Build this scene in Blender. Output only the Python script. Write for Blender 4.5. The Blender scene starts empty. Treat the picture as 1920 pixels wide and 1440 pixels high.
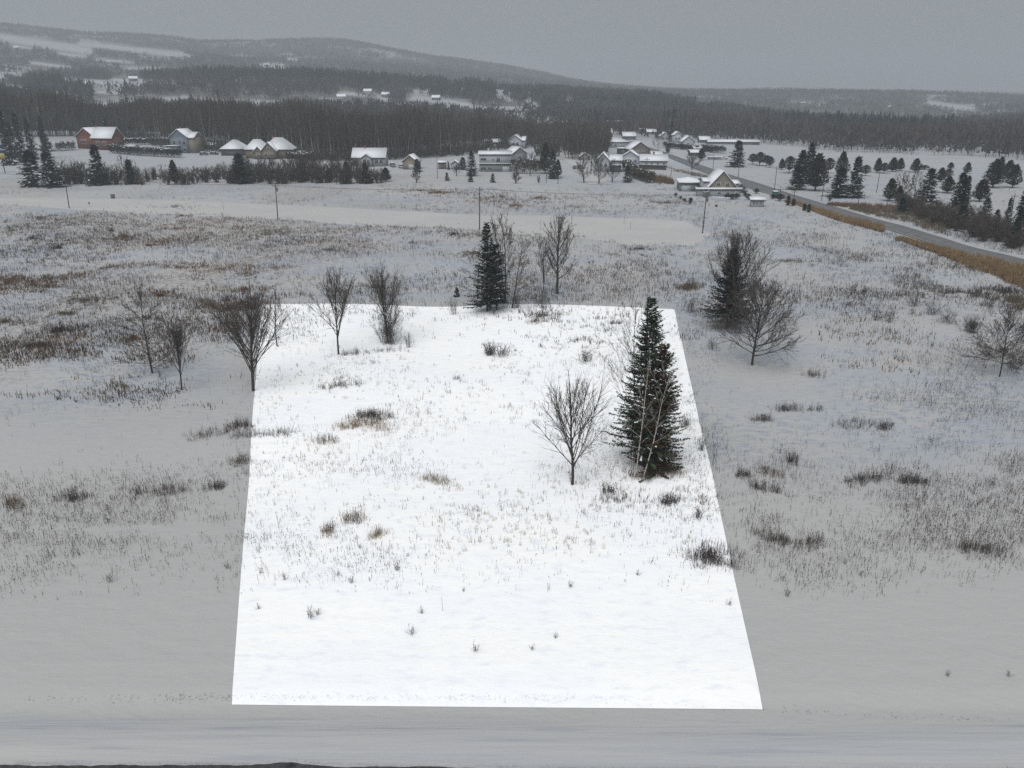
import bpy, math, random
import numpy as np
from mathutils import Vector
R = math.radians
scene = bpy.context.scene
COL = scene.collection
rng = np.random.default_rng(7)
random.seed(7)

# ------------------------------------------------------------------ camera
CAM_H, F, PITCH = 30.0, 1493.33, R(20.22)
cd = bpy.data.cameras.new('camera'); cam = bpy.data.objects.new('camera', cd); COL.objects.link(cam)
cam.location = (0, 0, CAM_H); cam.rotation_euler = (R(90) - PITCH, 0, 0)
cd.sensor_width = 36.0; cd.lens = 36.0 * F / 1920.0; cd.clip_start = 0.5; cd.clip_end = 20000
scene.camera = cam

# ------------------------------------------------------------------ sky, sun, exposure
SUN_EL, SUN_AZ = 58.0, 200.0
w = bpy.data.worlds.new("World"); scene.world = w; w.use_nodes = True
nt = w.node_tree; nt.nodes.clear()
out = nt.nodes.new('ShaderNodeOutputWorld'); bg = nt.nodes.new('ShaderNodeBackground')
sky = nt.nodes.new('ShaderNodeTexSky'); sky.sky_type = 'NISHITA'; sky.sun_disc = False
sky.sun_elevation = R(SUN_EL); sky.sun_rotation = R(SUN_AZ); sky.dust_density = 4.0; sky.air_density = 1.0
hs = nt.nodes.new('ShaderNodeHueSaturation'); hs.inputs['Saturation'].default_value = 0.10
mixc = nt.nodes.new('ShaderNodeMix'); mixc.data_type = 'RGBA'
mixc.inputs[0].default_value = 0.90                     # overcast: an even grey cloud deck over the clear-sky model
mixc.inputs[7].default_value = (1.48, 1.66, 1.74, 1)
nt.links.new(sky.outputs[0], hs.inputs['Color']); nt.links.new(hs.outputs[0], mixc.inputs[6])
nt.links.new(mixc.outputs[2], bg.inputs[0]); bg.inputs[1].default_value = 0.085
nt.links.new(bg.outputs[0], out.inputs[0])
sd = bpy.data.lights.new('sun', 'SUN'); sun = bpy.data.objects.new('sun', sd); COL.objects.link(sun)
sd.energy = 1.5; sd.angle = R(60); sd.color = (1.0, 0.985, 0.97)
sun.rotation_euler = (R(90 - SUN_EL), 0, R(180 - SUN_AZ)); sun.location = (0, 0, 120)
scene.view_settings.view_transform = 'Standard'; scene.view_settings.look = 'None'
scene.view_settings.gamma = 1.0; scene.view_settings.exposure = 0.95
scene.cycles.max_bounces = 4; scene.cycles.diffuse_bounces = 3; scene.cycles.glossy_bounces = 1
scene.cycles.volume_bounces = 1; scene.cycles.use_denoising = False
scene.cycles.sample_clamp_indirect = 4.0

# ------------------------------------------------------------------ projection helpers (pixel of the photo <-> world)
cp, sp = math.cos(PITCH), math.sin(PITCH)
def ray(px, py):
    a = (np.asarray(px, float) - 960) / F; b = (720 - np.asarray(py, float)) / F
    return a, cp + b * sp, -sp + b * cp
def azslope(px, py):
    x, y, z = ray(px, py); h = np.hypot(x, y)
    return np.arctan2(x, y), z / h
def project(X, Y, Z):
    dz = Z - CAM_H
    zc = Y * cp - dz * sp; yc = Y * sp + dz * cp
    return 960 + F * X / zc, 720 - F * yc / zc
_dirs = [(0.21, 0.05, 1.3, .30), (-0.06, 0.17, 0.4, .32), (0.11, -0.13, 2.2, .26), (0.33, 0.12, 0.9, .07), (0.05, 0.36, 4.0, .08), (-0.24, 0.22, 5.1, .06)]
PX = [0, 150, 300, 450, 600, 750, 900, 1050, 1200, 1350, 1500, 1700, 1920]
PROF = {
 900: [188,192,196,196,198,198,202,210,216,222,236,246,240],
 1150:[165,158,145,143,147,158,166,174,186,212,234,244,234],
 1500:[140,146,150,152,160,168,174,181,192,210,230,238,230],
 2400:[76,86,96,112,116,126,140,158,174,173,173,175,184],
 3100:[46,66,70,80,76,97,119,150,167,176,180,184,190],
 3800:[70,80,90,96,96,110,130,160,165,168,170,172,174],
 5200:[172,172,172,172,172,172,168,163,162,165,169,171,172],
 9000:[176]*13}
PXF = [0,50,100,170,230,280,320,370,410,450,500,560,600,640,680,720,760,800,850,900,940,980,1020,1060,1100,1150,1200,1240,1300,1450,1700,1920]
CREST = [47,52,58,66,66,68,72,80,79,78,77,76,74,76,82,91,98,105,112,118,124,131,139,149,156,162,166,169,175,179,184,190]
RS = sorted(PROF)
_azs = np.linspace(R(-34.5), R(34.5), 700)
def _prof(xs, ys):
    a, s = azslope(xs, ys); return np.interp(_azs, a, s)
SLOPES = {}
for r_ in RS:
    SLOPES[r_] = _prof(PXF, CREST) if r_ == 3100 else _prof(PX, PROF[r_])
def hills(X, Y):
    X = np.asarray(X, float); Y = np.asarray(Y, float)
    r = np.hypot(X, Y); az = np.arctan2(X, Y)
    fade = np.clip((R(100) - np.abs(az)) / R(50), 0, 1)
    azc = np.clip(az, -R(34.5), R(34.5))
    zs = [np.zeros_like(r)] + [CAM_H + rr * np.interp(azc, _azs, SLOPES[rr]) for rr in RS]
    rs = [430.0] + [float(v) for v in RS]
    z = np.zeros_like(r)
    for i in range(len(rs) - 1):
        t = np.clip((r - rs[i]) / (rs[i+1] - rs[i]), 0, 1)
        tt = t * t * (3 - 2 * t)
        m = (r >= rs[i]) & (r <= rs[i+1] if i == len(rs) - 2 else r < rs[i+1])
        z = np.where(m, zs[i] + (zs[i+1] - zs[i]) * (0.5 * t + 0.5 * tt), z)
    z = np.where(r > rs[-1], zs[-1], z)
    return z * fade
def ground_h(X, Y):
    X = np.asarray(X, float); Y = np.asarray(Y, float)
    h = np.zeros(np.broadcast(X, Y).shape)
    for kx, ky, ph, a in _dirs: h = h + a * np.sin(kx * X + ky * Y + ph)
    r = np.hypot(X, Y)
    near = np.clip((Y - 38) / 22, 0, 1); far = np.clip((240 - r) / 80, 0, 1)
    h = h * near * far * .6
    # raised bank between the snowy lane and the meadow, and the long rise behind the lot
    h = h + 0.45 * np.exp(-((Y - 108 - 0.06 * X) / 16.0) ** 2) * np.clip((X + 40) / 60, 0, 1) * np.clip((150 - X) / 60, 0, 1) * near
    h = h - 0.22 * np.exp(-((Y - 33.2) / 0.9) ** 2)
    # grader banks of the lane along the bottom of the picture
    h = h + 0.06 * np.sin(Y * 2.1 + 0.4 * np.sin(X * .13)) * np.exp(-((Y - 30) / 5.0) ** 2)
    return h + hills(X, Y)
def P(px, py, z=0.0):
    x, y, zz = ray(px, py); t = (z - CAM_H) / zz
    return float(x * t), float(y * t)
def G(px, py):
    x, y = P(px, py)
    for _ in range(3):
        z = float(ground_h(x, y)); x, y = P(px, py, z)
    return x, y, float(ground_h(x, y))
def top_h(x, y, z0, toppy):
    _, s = azslope(project(x, y, z0)[0], toppy)
    return CAM_H + math.hypot(x, y) * float(s) - z0
def unit(x, y, z0=0.0):
    return math.sqrt(x * x + y * y + (CAM_H - z0) ** 2) / F

def vnoise(X, Y, scale, seed=0):
    X = np.asarray(X, float) / scale; Y = np.asarray(Y, float) / scale
    xi = np.floor(X).astype(np.int64); yi = np.floor(Y).astype(np.int64); fx = X - xi; fy = Y - yi
    def hsh(a, b):
        v = (a * 374761393 + b * 668265263 + seed * 982451653) & 0xffffffff
        v = ((v ^ (v >> 13)) * 1274126177) & 0xffffffff
        return ((v ^ (v >> 16)) & 0xffff) / 65535.0
    fx = fx * fx * (3 - 2 * fx); fy = fy * fy * (3 - 2 * fy)
    a = hsh(xi, yi); b = hsh(xi + 1, yi); c = hsh(xi, yi + 1); d = hsh(xi + 1, yi + 1)
    return (a * (1 - fx) + b * fx) * (1 - fy) + (c * (1 - fx) + d * fx) * fy
def fbm(X, Y, scale, seed=0, o=3):
    v = 0; a = 1; s = 0
    for i in range(o):
        v = v + a * vnoise(X, Y, scale / 2 ** i, seed + i); s += a; a *= .55
    return v / s

# ------------------------------------------------------------------ materials
MATS = {}
def newmat(name):
    m = bpy.data.materials.new(name); m.use_nodes = True
    return m, m.node_tree, m.node_tree.nodes['Principled BSDF']
def mat(name, col, rough=0.8, var=0.12, scale=3.0, spec=0.2, bump=0.0, metal=0.0, attr=False):
    if name in MATS: return MATS[name]
    m, t, b = newmat(name)
    b.inputs['Roughness'].default_value = rough; b.inputs['Specular IOR Level'].default_value = spec
    b.inputs['Metallic'].default_value = metal
    tc = t.nodes.new('ShaderNodeTexCoord'); nz = t.nodes.new('ShaderNodeTexNoise')
    nz.inputs['Scale'].default_value = scale; nz.inputs['Detail'].default_value = 4
    t.links.new(tc.outputs['Object'], nz.inputs['Vector'])
    mr = t.nodes.new('ShaderNodeMapRange')
    mr.inputs[3].default_value = 1 - var; mr.inputs[4].default_value = 1 + var
    mr.inputs[1].default_value = .25; mr.inputs[2].default_value = .75
    t.links.new(nz.outputs['Fac'], mr.inputs[0])
    mx = t.nodes.new('ShaderNodeVectorMath'); mx.operation = 'SCALE'
    t.links.new(mr.outputs[0], mx.inputs['Scale'])
    if attr:
        at = t.nodes.new('ShaderNodeAttribute'); at.attribute_name = 'tint'
        t.links.new(at.outputs['Color'], mx.inputs[0])
    else: mx.inputs[0].default_value = col[:3]
    t.links.new(mx.outputs[0], b.inputs['Base Color'])
    if bump:
        bp = t.nodes.new('ShaderNodeBump'); bp.inputs['Strength'].default_value = bump; bp.inputs['Distance'].default_value = 0.05
        t.links.new(nz.outputs['Fac'], bp.inputs['Height']); t.links.new(bp.outputs[0], b.inputs['Normal'])
    MATS[name] = m; return m

def snow_mat(name, a, b_, c, bump=0.5, dark=None, spk=(.52, .74)):
    """snow: three close tones mixed by two noises, wind ripples and lumps as bump"""
    m, t, b = newmat(name); L = t.links.new
    b.inputs['Roughness'].default_value = 0.75; b.inputs['Specular IOR Level'].default_value = 0.15
    tc = t.nodes.new('ShaderNodeTexCoord')
    def noise(sc, det, stretch=(1, 1, 1)):
        mp = t.nodes.new('ShaderNodeMapping'); mp.inputs['Scale'].default_value = stretch
        L(tc.outputs['Object'], mp.inputs[0]); n = t.nodes.new('ShaderNodeTexNoise')
        n.inputs['Scale'].default_value = sc; n.inputs['Detail'].default_value = det; n.inputs['Roughness'].default_value = .6
        L(mp.outputs[0], n.inputs['Vector']); return n.outputs['Fac']
    def ramp(fac, p0, p1):
        r = t.nodes.new('ShaderNodeMapRange'); r.interpolation_type = 'SMOOTHSTEP'
        r.inputs[1].default_value = p0; r.inputs[2].default_value = p1; L(fac, r.inputs[0]); return r.outputs[0]
    def mix(f, x, y):
        n = t.nodes.new('ShaderNodeMix'); n.data_type = 'RGBA'; L(f, n.inputs[0])
        for s, v in ((6, x), (7, y)):
            if isinstance(v, tuple): n.inputs[s].default_value = v + (1,)
            else: L(v, n.inputs[s])
        return n.outputs[2]
    c1 = mix(ramp(noise(0.07, 5, (1, 1.6, 1)), .38, .62), a, b_)
    c2 = mix(ramp(noise(1.3, 8, (.6, 1.2, 1)), spk[0], spk[1]), c1, c)
    if dark is not None:                                     # painted shade of hollows, with old stubble, mottles the meadow but not the mown verge
        am = t.nodes.new('ShaderNodeAttribute'); am.attribute_name = 'mottle'
        c2 = mix(am.outputs['Fac'], a, c2)
    if dark is not None:                                     # grit and old grass showing through, by attribute
        at = t.nodes.new('ShaderNodeAttribute'); at.attribute_name = 'cover'
        n2 = ramp(noise(1.6, 8), .46, .60)
        mu = t.nodes.new('ShaderNodeMath'); mu.operation = 'MULTIPLY'; L(at.outputs['Fac'], mu.inputs[0]); L(n2, mu.inputs[1])
        c2 = mix(mu.outputs[0], c2, dark)
        at2 = t.nodes.new('ShaderNodeAttribute'); at2.attribute_name = 'wood'
        c2 = mix(at2.outputs['Fac'], c2, (0.10, 0.095, 0.09))
    L(c2, b.inputs['Base Color'])
    n3 = noise(0.9, 7, (.7, 1.3, 1)); bp = t.nodes.new('ShaderNodeBump')
    bp.inputs['Strength'].default_value = bump; bp.inputs['Distance'].default_value = 0.22
    L(n3, bp.inputs['Height']); L(bp.outputs[0], b.inputs['Normal'])
    MATS[name] = m; return m
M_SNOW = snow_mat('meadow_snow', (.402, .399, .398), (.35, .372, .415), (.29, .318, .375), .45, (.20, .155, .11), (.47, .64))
M_LOT = snow_mat('highlight_snow', (.94, .94, .94), (.91, .92, .945), (.82, .85, .91), .35, None, (.50, .72))  # lot highlight painted in as a brighter snow colour
M_LANE = snow_mat('packed_snow', (.44, .432, .425), (.415, .41, .41), (.41, .41, .41), .06)
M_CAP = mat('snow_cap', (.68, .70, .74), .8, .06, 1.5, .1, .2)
M_CAPB = mat('bright_snow_cap', (.85, .87, .90), .8, .04, 1.5, .1)  # brightened copy of the cap for trees inside the lot highlight
M_BARK = mat('bark', (.055, .05, .046), .9, .4, 6, .1)
M_TWIG = mat('twig', (.078, .068, .062), .9, .3, 2, .1)
M_BIRCH = mat('birch_bark', (.42, .40, .37), .8, .45, 9, .1)
M_NEEDLE = mat('needles', (0, 0, 0), .8, .25, 2, .15, attr=True)
M_WEED = mat('dry_stalks', (0, 0, 0), .9, .2, 3, .1, attr=True)
M_GLASS = mat('window_glass', (.03, .035, .04), .15, .2, 2, .5)
M_WHITE = mat('white_trim', (.47, .48, .50), .6, .06, 3)
M_POLE = mat('weathered_pole', (.07, .065, .06), .9, .3, 4, .1)

# ------------------------------------------------------------------ mesh helpers
class MB:
    def __init__(s): s.v = []; s.f = []; s.mi = []; s.c = []; s.n = 0
    def add(s, verts, faces, mi=0, col=None):
        verts = np.asarray(verts, float).reshape(-1, 3); faces = np.asarray(faces, np.int64)
        if len(faces) == 0: return
        if faces.ndim == 1: faces = faces[None]
        if faces.shape[1] == 3: faces = np.hstack([faces, -np.ones((len(faces), 1), np.int64) - s.n])
        s.v.append(verts); s.f.append(faces + s.n); s.n += len(verts)
        s.mi.append(np.full(len(faces), mi, np.int32))
        if col is None: col = (0.1, 0.1, 0.1)
        col = np.asarray(col, float)
        s.c.append(np.broadcast_to(col, (len(verts), 3)) if col.ndim == 1 else col)
    def box(s, x0, x1, y0, y1, z0, z1, mi=0, col=None):
        v = [(x, y, z) for x in (x0, x1) for y in (y0, y1) for z in (z0, z1)]
        s.add(v, [(0,1,3,2),(4,6,7,5),(0,4,5,1),(2,3,7,6),(0,2,6,4),(1,5,7,3)], mi, col)
    def segs(s, p0, p1, r0, r1, n=4, mi=0, col=None):
        p0 = np.asarray(p0, float).reshape(-1, 3); p1 = np.asarray(p1, float).reshape(-1, 3)
        if len(p0) == 0: return
        r0 = np.broadcast_to(np.asarray(r0, float), len(p0)); r1 = np.broadcast_to(np.asarray(r1, float), len(p0))
        d = p1 - p0; L = np.linalg.norm(d, axis=1, keepdims=True); d = d / np.maximum(L, 1e-9)
        ref = np.where(np.abs(d[:, 2:3]) > .9, np.array([[1., 0, 0]]), np.array([[0, 0, 1.]]))
        u = np.cross(d, ref); u /= np.linalg.norm(u, axis=1, keepdims=True); w_ = np.cross(d, u)
        V = []
        for p, r in ((p0, r0), (p1, r1)):
            for k in range(n):
                a = 2 * math.pi * k / n
                V.append(p + (u * math.cos(a) + w_ * math.sin(a)) * r[:, None])
        V = np.stack(V, 1)                                   # (m, 2n, 3)
        base = (np.arange(len(p0)) * 2 * n)[:, None]
        Fc = np.concatenate([base + np.array([[k, (k+1) % n, n + (k+1) % n, n + k]]) for k in range(n)], 0)
        s.add(V.reshape(-1, 3), Fc, mi, None if col is None else col)
    def mesh(s, name, mats, smooth=False):
        me = bpy.data.meshes.new(name)
        V = np.concatenate(s.v); Fq = np.concatenate(s.f); MI = np.concatenate(s.mi); C = np.concatenate(s.c)
        tri = Fq[:, 3] < 0; cnt = np.where(tri, 3, 4)
        keep = np.ones(Fq.shape, bool); keep[tri, 3] = False
        idx = Fq[keep]
        me.vertices.add(len(V)); me.vertices.foreach_set('co', V.astype(np.float32).ravel())
        me.loops.add(len(idx)); me.loops.foreach_set('vertex_index', idx.astype(np.int32))
        me.polygons.add(len(Fq)); st = np.concatenate([[0], np.cumsum(cnt)[:-1]]).astype(np.int32)
        me.polygons.foreach_set('loop_start', st); me.polygons.foreach_set('material_index', MI)
        if smooth: me.polygons.foreach_set('use_smooth', np.ones(len(Fq), bool))
        for m in mats: me.materials.append(m)
        if any(m in (M_NEEDLE, M_WEED) for m in mats):
            at = me.color_attributes.new('tint', 'FLOAT_COLOR', 'POINT')
            at.data.foreach_set('color', np.hstack([C, np.ones((len(C), 1))]).astype(np.float32).ravel())
        me.update(calc_edges=True); me.validate(); return me
    def build(s, name, mats, parent=None, smooth=False):
        if not isinstance(mats, (list, tuple)): mats = [mats]
        return link(name, s.mesh(name, mats, smooth), parent)
def link(name, me, parent=None):
    o = bpy.data.objects.new(name, me); COL.objects.link(o)
    if parent: o.parent = parent
    return o
def tag(o, label=None, cat=None, group=None, kind=None):
    if label: o['label'] = label
    if cat: o['category'] = cat
    if group: o['group'] = group
    if kind: o['kind'] = kind
    return o
def thing(name, label, cat, loc=(0, 0, 0), rz=0.0, group=None, scale=1.0):
    o = bpy.data.objects.new(name, None); COL.objects.link(o); o.empty_display_size = .5
    o.location = loc; o.rotation_euler = (0, 0, rz)
    o.scale = (scale,) * 3 if not isinstance(scale, tuple) else scale
    return tag(o, label, cat, group)
def copy_tree(o, parent=None):
    c = o.copy(); COL.objects.link(c)
    if parent: c.parent = parent
    for ch in list(o.children): copy_tree(ch, c)
    return c
def place(proto_meshes, name, label, cat, loc, rz=0, scale=1.0, group=None):
    """a thing from shared part meshes {part name: mesh}"""
    t = thing(name, label, cat, loc, rz, group, scale)
    for pn, me in proto_meshes: link(pn, me, t)
    return t

# ------------------------------------------------------------------ ground: one polar sheet reaching the horizon
FIELDS = [ # white fields on the hills, in the photo's pixels: x0,y0,x1,y1,half thickness at both ends
 (-40,64,170,96,7,8),(150,82,340,103,4,6),(20,84,60,92,2,2),(110,100,160,106,3,2),(-20,140,45,146,6,3),(0,160,60,172,5,3),(120,152,265,160,5,4),(210,150,268,152,3,3),(490,122,540,130,3,3),
 (775,184,880,196,5,4),(935,180,958,188,5,4),(990,190,1012,204,5,4),(1740,192,1825,204,4,4),(1560,223,1590,227,2,2),(1395,203,1415,209,3,2),
 (160,200,330,186,7,5),(60,118,130,126,3,2),(180,112,250,118,2,2),(235,128,300,132,2,2),(60,178,150,196,4,2),(330,100,358,106,3,2),(540,110,556,113,2,2),(845,165,872,168,2,2),(935,155,960,158,1,2),(1060,192,1100,200,3,3),(640,174,700,180,3,3),(760,196,850,206,5,4),(1280,205,1330,208,2,2),(1440,245,1480,248,2,2),(700,178,730,190,4,4),(500,118,530,122,1,2),(140,66,180,69,1,1),(180,172,230,176,3,2),(340,182,420,190,3,3),(430,190,1000,204,4,3),(600,186,640,188,3,2),(1320,268,1420,285,4,4)]
def field_mask(px, py):
    m = np.zeros(np.shape(px))
    for x0, y0, x1, y1, a, b in FIELDS:
        t = np.clip((px - x0) / (x1 - x0 + 1e-6), 0, 1)
        d = np.abs(py - (y0 + (y1 - y0) * t)); th = a + (b - a) * t
        e = np.clip(np.maximum(x0 - px, px - x1), 0, None)
        m = np.maximum(m, np.clip(1.5 - (d / th) - e / 6, 0, 1))
    return m
azf = np.concatenate([np.arange(-180, -46, 3.0), np.arange(-46, 46.01, 0.25), np.arange(49, 180, 3.0)])
rad = [0.0, 6.0]
while rad[-1] < 9000: rad.append(rad[-1] * 1.0125 + 0.02)
rad = np.array(rad)
AZ, RR = np.meshgrid(np.radians(azf), rad)
GX = RR * np.sin(AZ); GY = RR * np.cos(AZ); GZ = ground_h(GX, GY)
na, nr = len(azf), len(rad)
ii, jj = np.meshgrid(np.arange(nr - 1), np.arange(na), indexing='ij')
Q = np.stack([ii * na + jj, ii * na + (jj + 1) % na, (ii + 1) * na + (jj + 1) % na, (ii + 1) * na + jj], -1).reshape(-1, 4)
mb = MB(); mb.add(np.stack([GX, GY, GZ], -1).reshape(-1, 3), Q)
gm = mb.mesh('ground', [M_SNOW], True)
gpx, gpy = project(GX, np.maximum(GY, 1), GZ)
wood = np.clip((RR - 520) / 150, 0, 1) * (1 - 1.0 * field_mask(gpx, gpy)) * np.clip((fbm(GX, GY, 110, 3, 4) - .27) * 4.5, .25, .9)
fm_near = np.clip((RR - 430) / 60, 0, 1)
cover = fbm(GX, GY, 22, 11) * np.clip((GY - 62) / 20, 0, 1) * np.clip((430 - RR) / 100, 0, 1)
xl = np.clip((-GX + 10) / 60, 0, 1)
cover = np.clip((cover - .38) * 3.4, 0, 1) * (0.22 + .5 * xl)
mott = np.clip((GY + 0.10 * GX - 56) / 14, 0, 1) * (.35 + .65 * np.clip((fbm(GX, GY, 14, 33) - .35) * 4, 0, 1))
for nm, arr in (('wood', wood), ('cover', cover), ('mottle', mott)):
    a_ = gm.attributes.new(nm, 'FLOAT', 'POINT'); a_.data.foreach_set('value', arr.astype(np.float32).ravel())
tag(link('ground', gm), 'snowy meadow ground rolling away to the wooded hills', None, None, 'structure')

# added lot highlight, its brightness put into a paler snow sheet (corners from the photo)
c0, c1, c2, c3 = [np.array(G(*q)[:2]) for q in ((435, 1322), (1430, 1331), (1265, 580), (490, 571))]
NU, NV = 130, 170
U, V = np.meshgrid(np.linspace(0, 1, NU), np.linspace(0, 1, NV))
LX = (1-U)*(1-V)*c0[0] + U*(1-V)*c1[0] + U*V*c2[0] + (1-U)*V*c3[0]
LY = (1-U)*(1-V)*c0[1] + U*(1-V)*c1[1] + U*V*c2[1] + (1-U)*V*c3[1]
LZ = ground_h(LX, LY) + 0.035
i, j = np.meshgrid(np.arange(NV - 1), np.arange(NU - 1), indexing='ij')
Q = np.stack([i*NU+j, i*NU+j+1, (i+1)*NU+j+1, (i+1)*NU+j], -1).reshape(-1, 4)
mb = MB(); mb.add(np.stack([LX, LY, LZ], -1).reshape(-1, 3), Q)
tag(mb.build('lot_highlight', M_LOT, smooth=True), 'four sided lot highlight painted as brighter snow in the grey meadow', None, None, 'structure')
def in_lot(px, py): 
    xl_ = np.interp(py, [571, 1322], [490, 435]); xr = np.interp(py, [580, 1331], [1265, 1430])
    return (py > 575) & (py < 1326) & (px > xl_) & (px < xr)

def strip(name, upper, lower, m, off, n=160, k=10, label='', rag=0.0, skirt=0.0):
    """a sheet between two pixel polylines laid on the ground"""
    def resample(pl):
        w_ = np.array([P(*q) for q in pl]); d = np.concatenate([[0], np.cumsum(np.hypot(*np.diff(w_, axis=0).T))])
        t = np.linspace(0, d[-1], n); return np.stack([np.interp(t, d, w_[:, 0]), np.interp(t, d, w_[:, 1])], -1)
    A, B = resample(upper), resample(lower)
    jit = (fbm(np.arange(n) * 1.0, np.zeros(n), 14, 21) - .5)[:, None] * rag; jit2 = (fbm(np.arange(n) * 1.0, np.ones(n), 9, 23) - .5)[:, None] * rag
    dv = (B - A) / np.maximum(np.linalg.norm(B - A, axis=1, keepdims=True), .01); A = A + dv * jit; B = B + dv * jit2
    s_ = np.linspace(0, 1, k)[:, None, None]; G_ = A[None] * (1 - s_) + B[None] * s_
    if skirt: G_ = np.concatenate([(A - dv * skirt)[None], G_, (B + dv * skirt)[None]]); k += 2
    Z = ground_h(G_[..., 0], G_[..., 1]) + off
    if skirt: Z[0] -= off + .12; Z[-1] -= off + .12
    i, j = np.meshgrid(np.arange(k - 1), np.arange(n - 1), indexing='ij')
    Q = np.stack([i*n+j, (i+1)*n+j, (i+1)*n+j+1, i*n+j+1], -1).reshape(-1, 4)
    mb = MB(); mb.add(np.concatenate([G_, Z[..., None]], -1).reshape(-1, 3), Q)
    return tag(mb.build(name, m, smooth=True), label, None, None, 'structure')
strip('snowy_lane', [(-120,366),(0,371),(230,373),(400,379),(640,390),(800,398),(900,403),(1060,407),(1200,409),(1285,416),(1330,438)],
      [(-120,378),(0,381),(130,391),(330,402),(520,411),(640,418),(900,432),(1050,441),(1180,462),(1300,459),(1330,442)], M_LANE, .07, 260, 14, 'smooth snow covered lane crossing the meadow', 2.5, 1.2)
M_ASPH = mat('worn_asphalt', (.13, .132, .14), .9, .18, .4, .2, .2)
ROAD_U = [(1160,262),(1200,272),(1245,285),(1310,308),(1360,325),(1420,343),(1500,369),(1600,398),(1700,426),(1800,455),(1920,487),(2080,533)]
ROAD_L = [(1150,264),(1195,276),(1240,290),(1300,316),(1355,338),(1415,357),(1500,381),(1600,412),(1700,443),(1800,473),(1920,508),(2080,556)]
strip('road', ROAD_U, ROAD_L, M_ASPH, .10, 220, 5, 'grey two lane road running past the golf course')
M_LINE = mat('faded_line', (.30, .27, .2), .8, .3, .8)
mid = lambda t: [(a[0] + (b[0]-a[0])*t, a[1] + (b[1]-a[1])*t) for a, b in zip(ROAD_U[4:], ROAD_L[4:])]
strip('edge_line', mid(.90), mid(.925), mat('white_line', (.34, .34, .34), .8, .2, .5), .106, 200, 2, 'faint pale edge line of the road')
strip('centre_line', mid(.49), mid(.505), M_LINE, .106, 200, 2, 'worn yellowish centre line of the road')
strip('side_street', [(1034,278),(1050,292),(1072,312),(1104,346)], [(1044,277),(1068,294),(1094,314),(1150,346)], M_LANE, .07, 60, 6, 'snow covered side street climbing between the trees')
M_TRK = snow_mat('rutted_snow', (.42, .415, .41), (.365, .375, .40), (.31, .325, .36), .6)
for nd in M_TRK.node_tree.nodes:
    if nd.type == 'MAPPING': nd.inputs['Scale'].default_value = (.10, 1.5, 1)
strip('snowy_road', [(-300,1340),(480,1343),(960,1347),(1400,1352),(2200,1362)], [(-300,1452),(960,1452),(2200,1460)], M_TRK, .012, 300, 30, 'rutted snow covered road in the foreground', .3)
# dark wet asphalt at the near edge of the lane: a ragged sheet
n = 420; xs = np.linspace(-60, 2000, n); mbx = MB()
topy = 1435 + 3 * (fbm(xs, xs * 0, 160, 5) - .5) * 2 + 2 * (fbm(xs, xs * 0, 21, 8) - .5) * 2 - 6 * np.exp(-((xs - 540) / 45.) ** 2) - 3 * np.exp(-((xs - 300) / 200.) ** 2) + 0.016 * np.clip(xs - 620, 0, 600)
vv = []
for x_, y_ in zip(xs, topy): a_ = P(x_, y_); vv.append((a_[0], a_[1], float(ground_h(*a_)) + .028))
for x_ in xs: a_ = P(x_, 1560); vv.append((a_[0], a_[1], float(ground_h(*a_)) + .028))
mbx.add(vv, [(q, q + 1, n + q + 1, n + q) for q in range(n - 1)])
tag(mbx.build('near_road', mat('wet_asphalt', (.045, .045, .047), .7, .6, 3.0, .3, .4)), 'bare dark asphalt at the near edge of the snowy road', None, None, 'structure')
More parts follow.
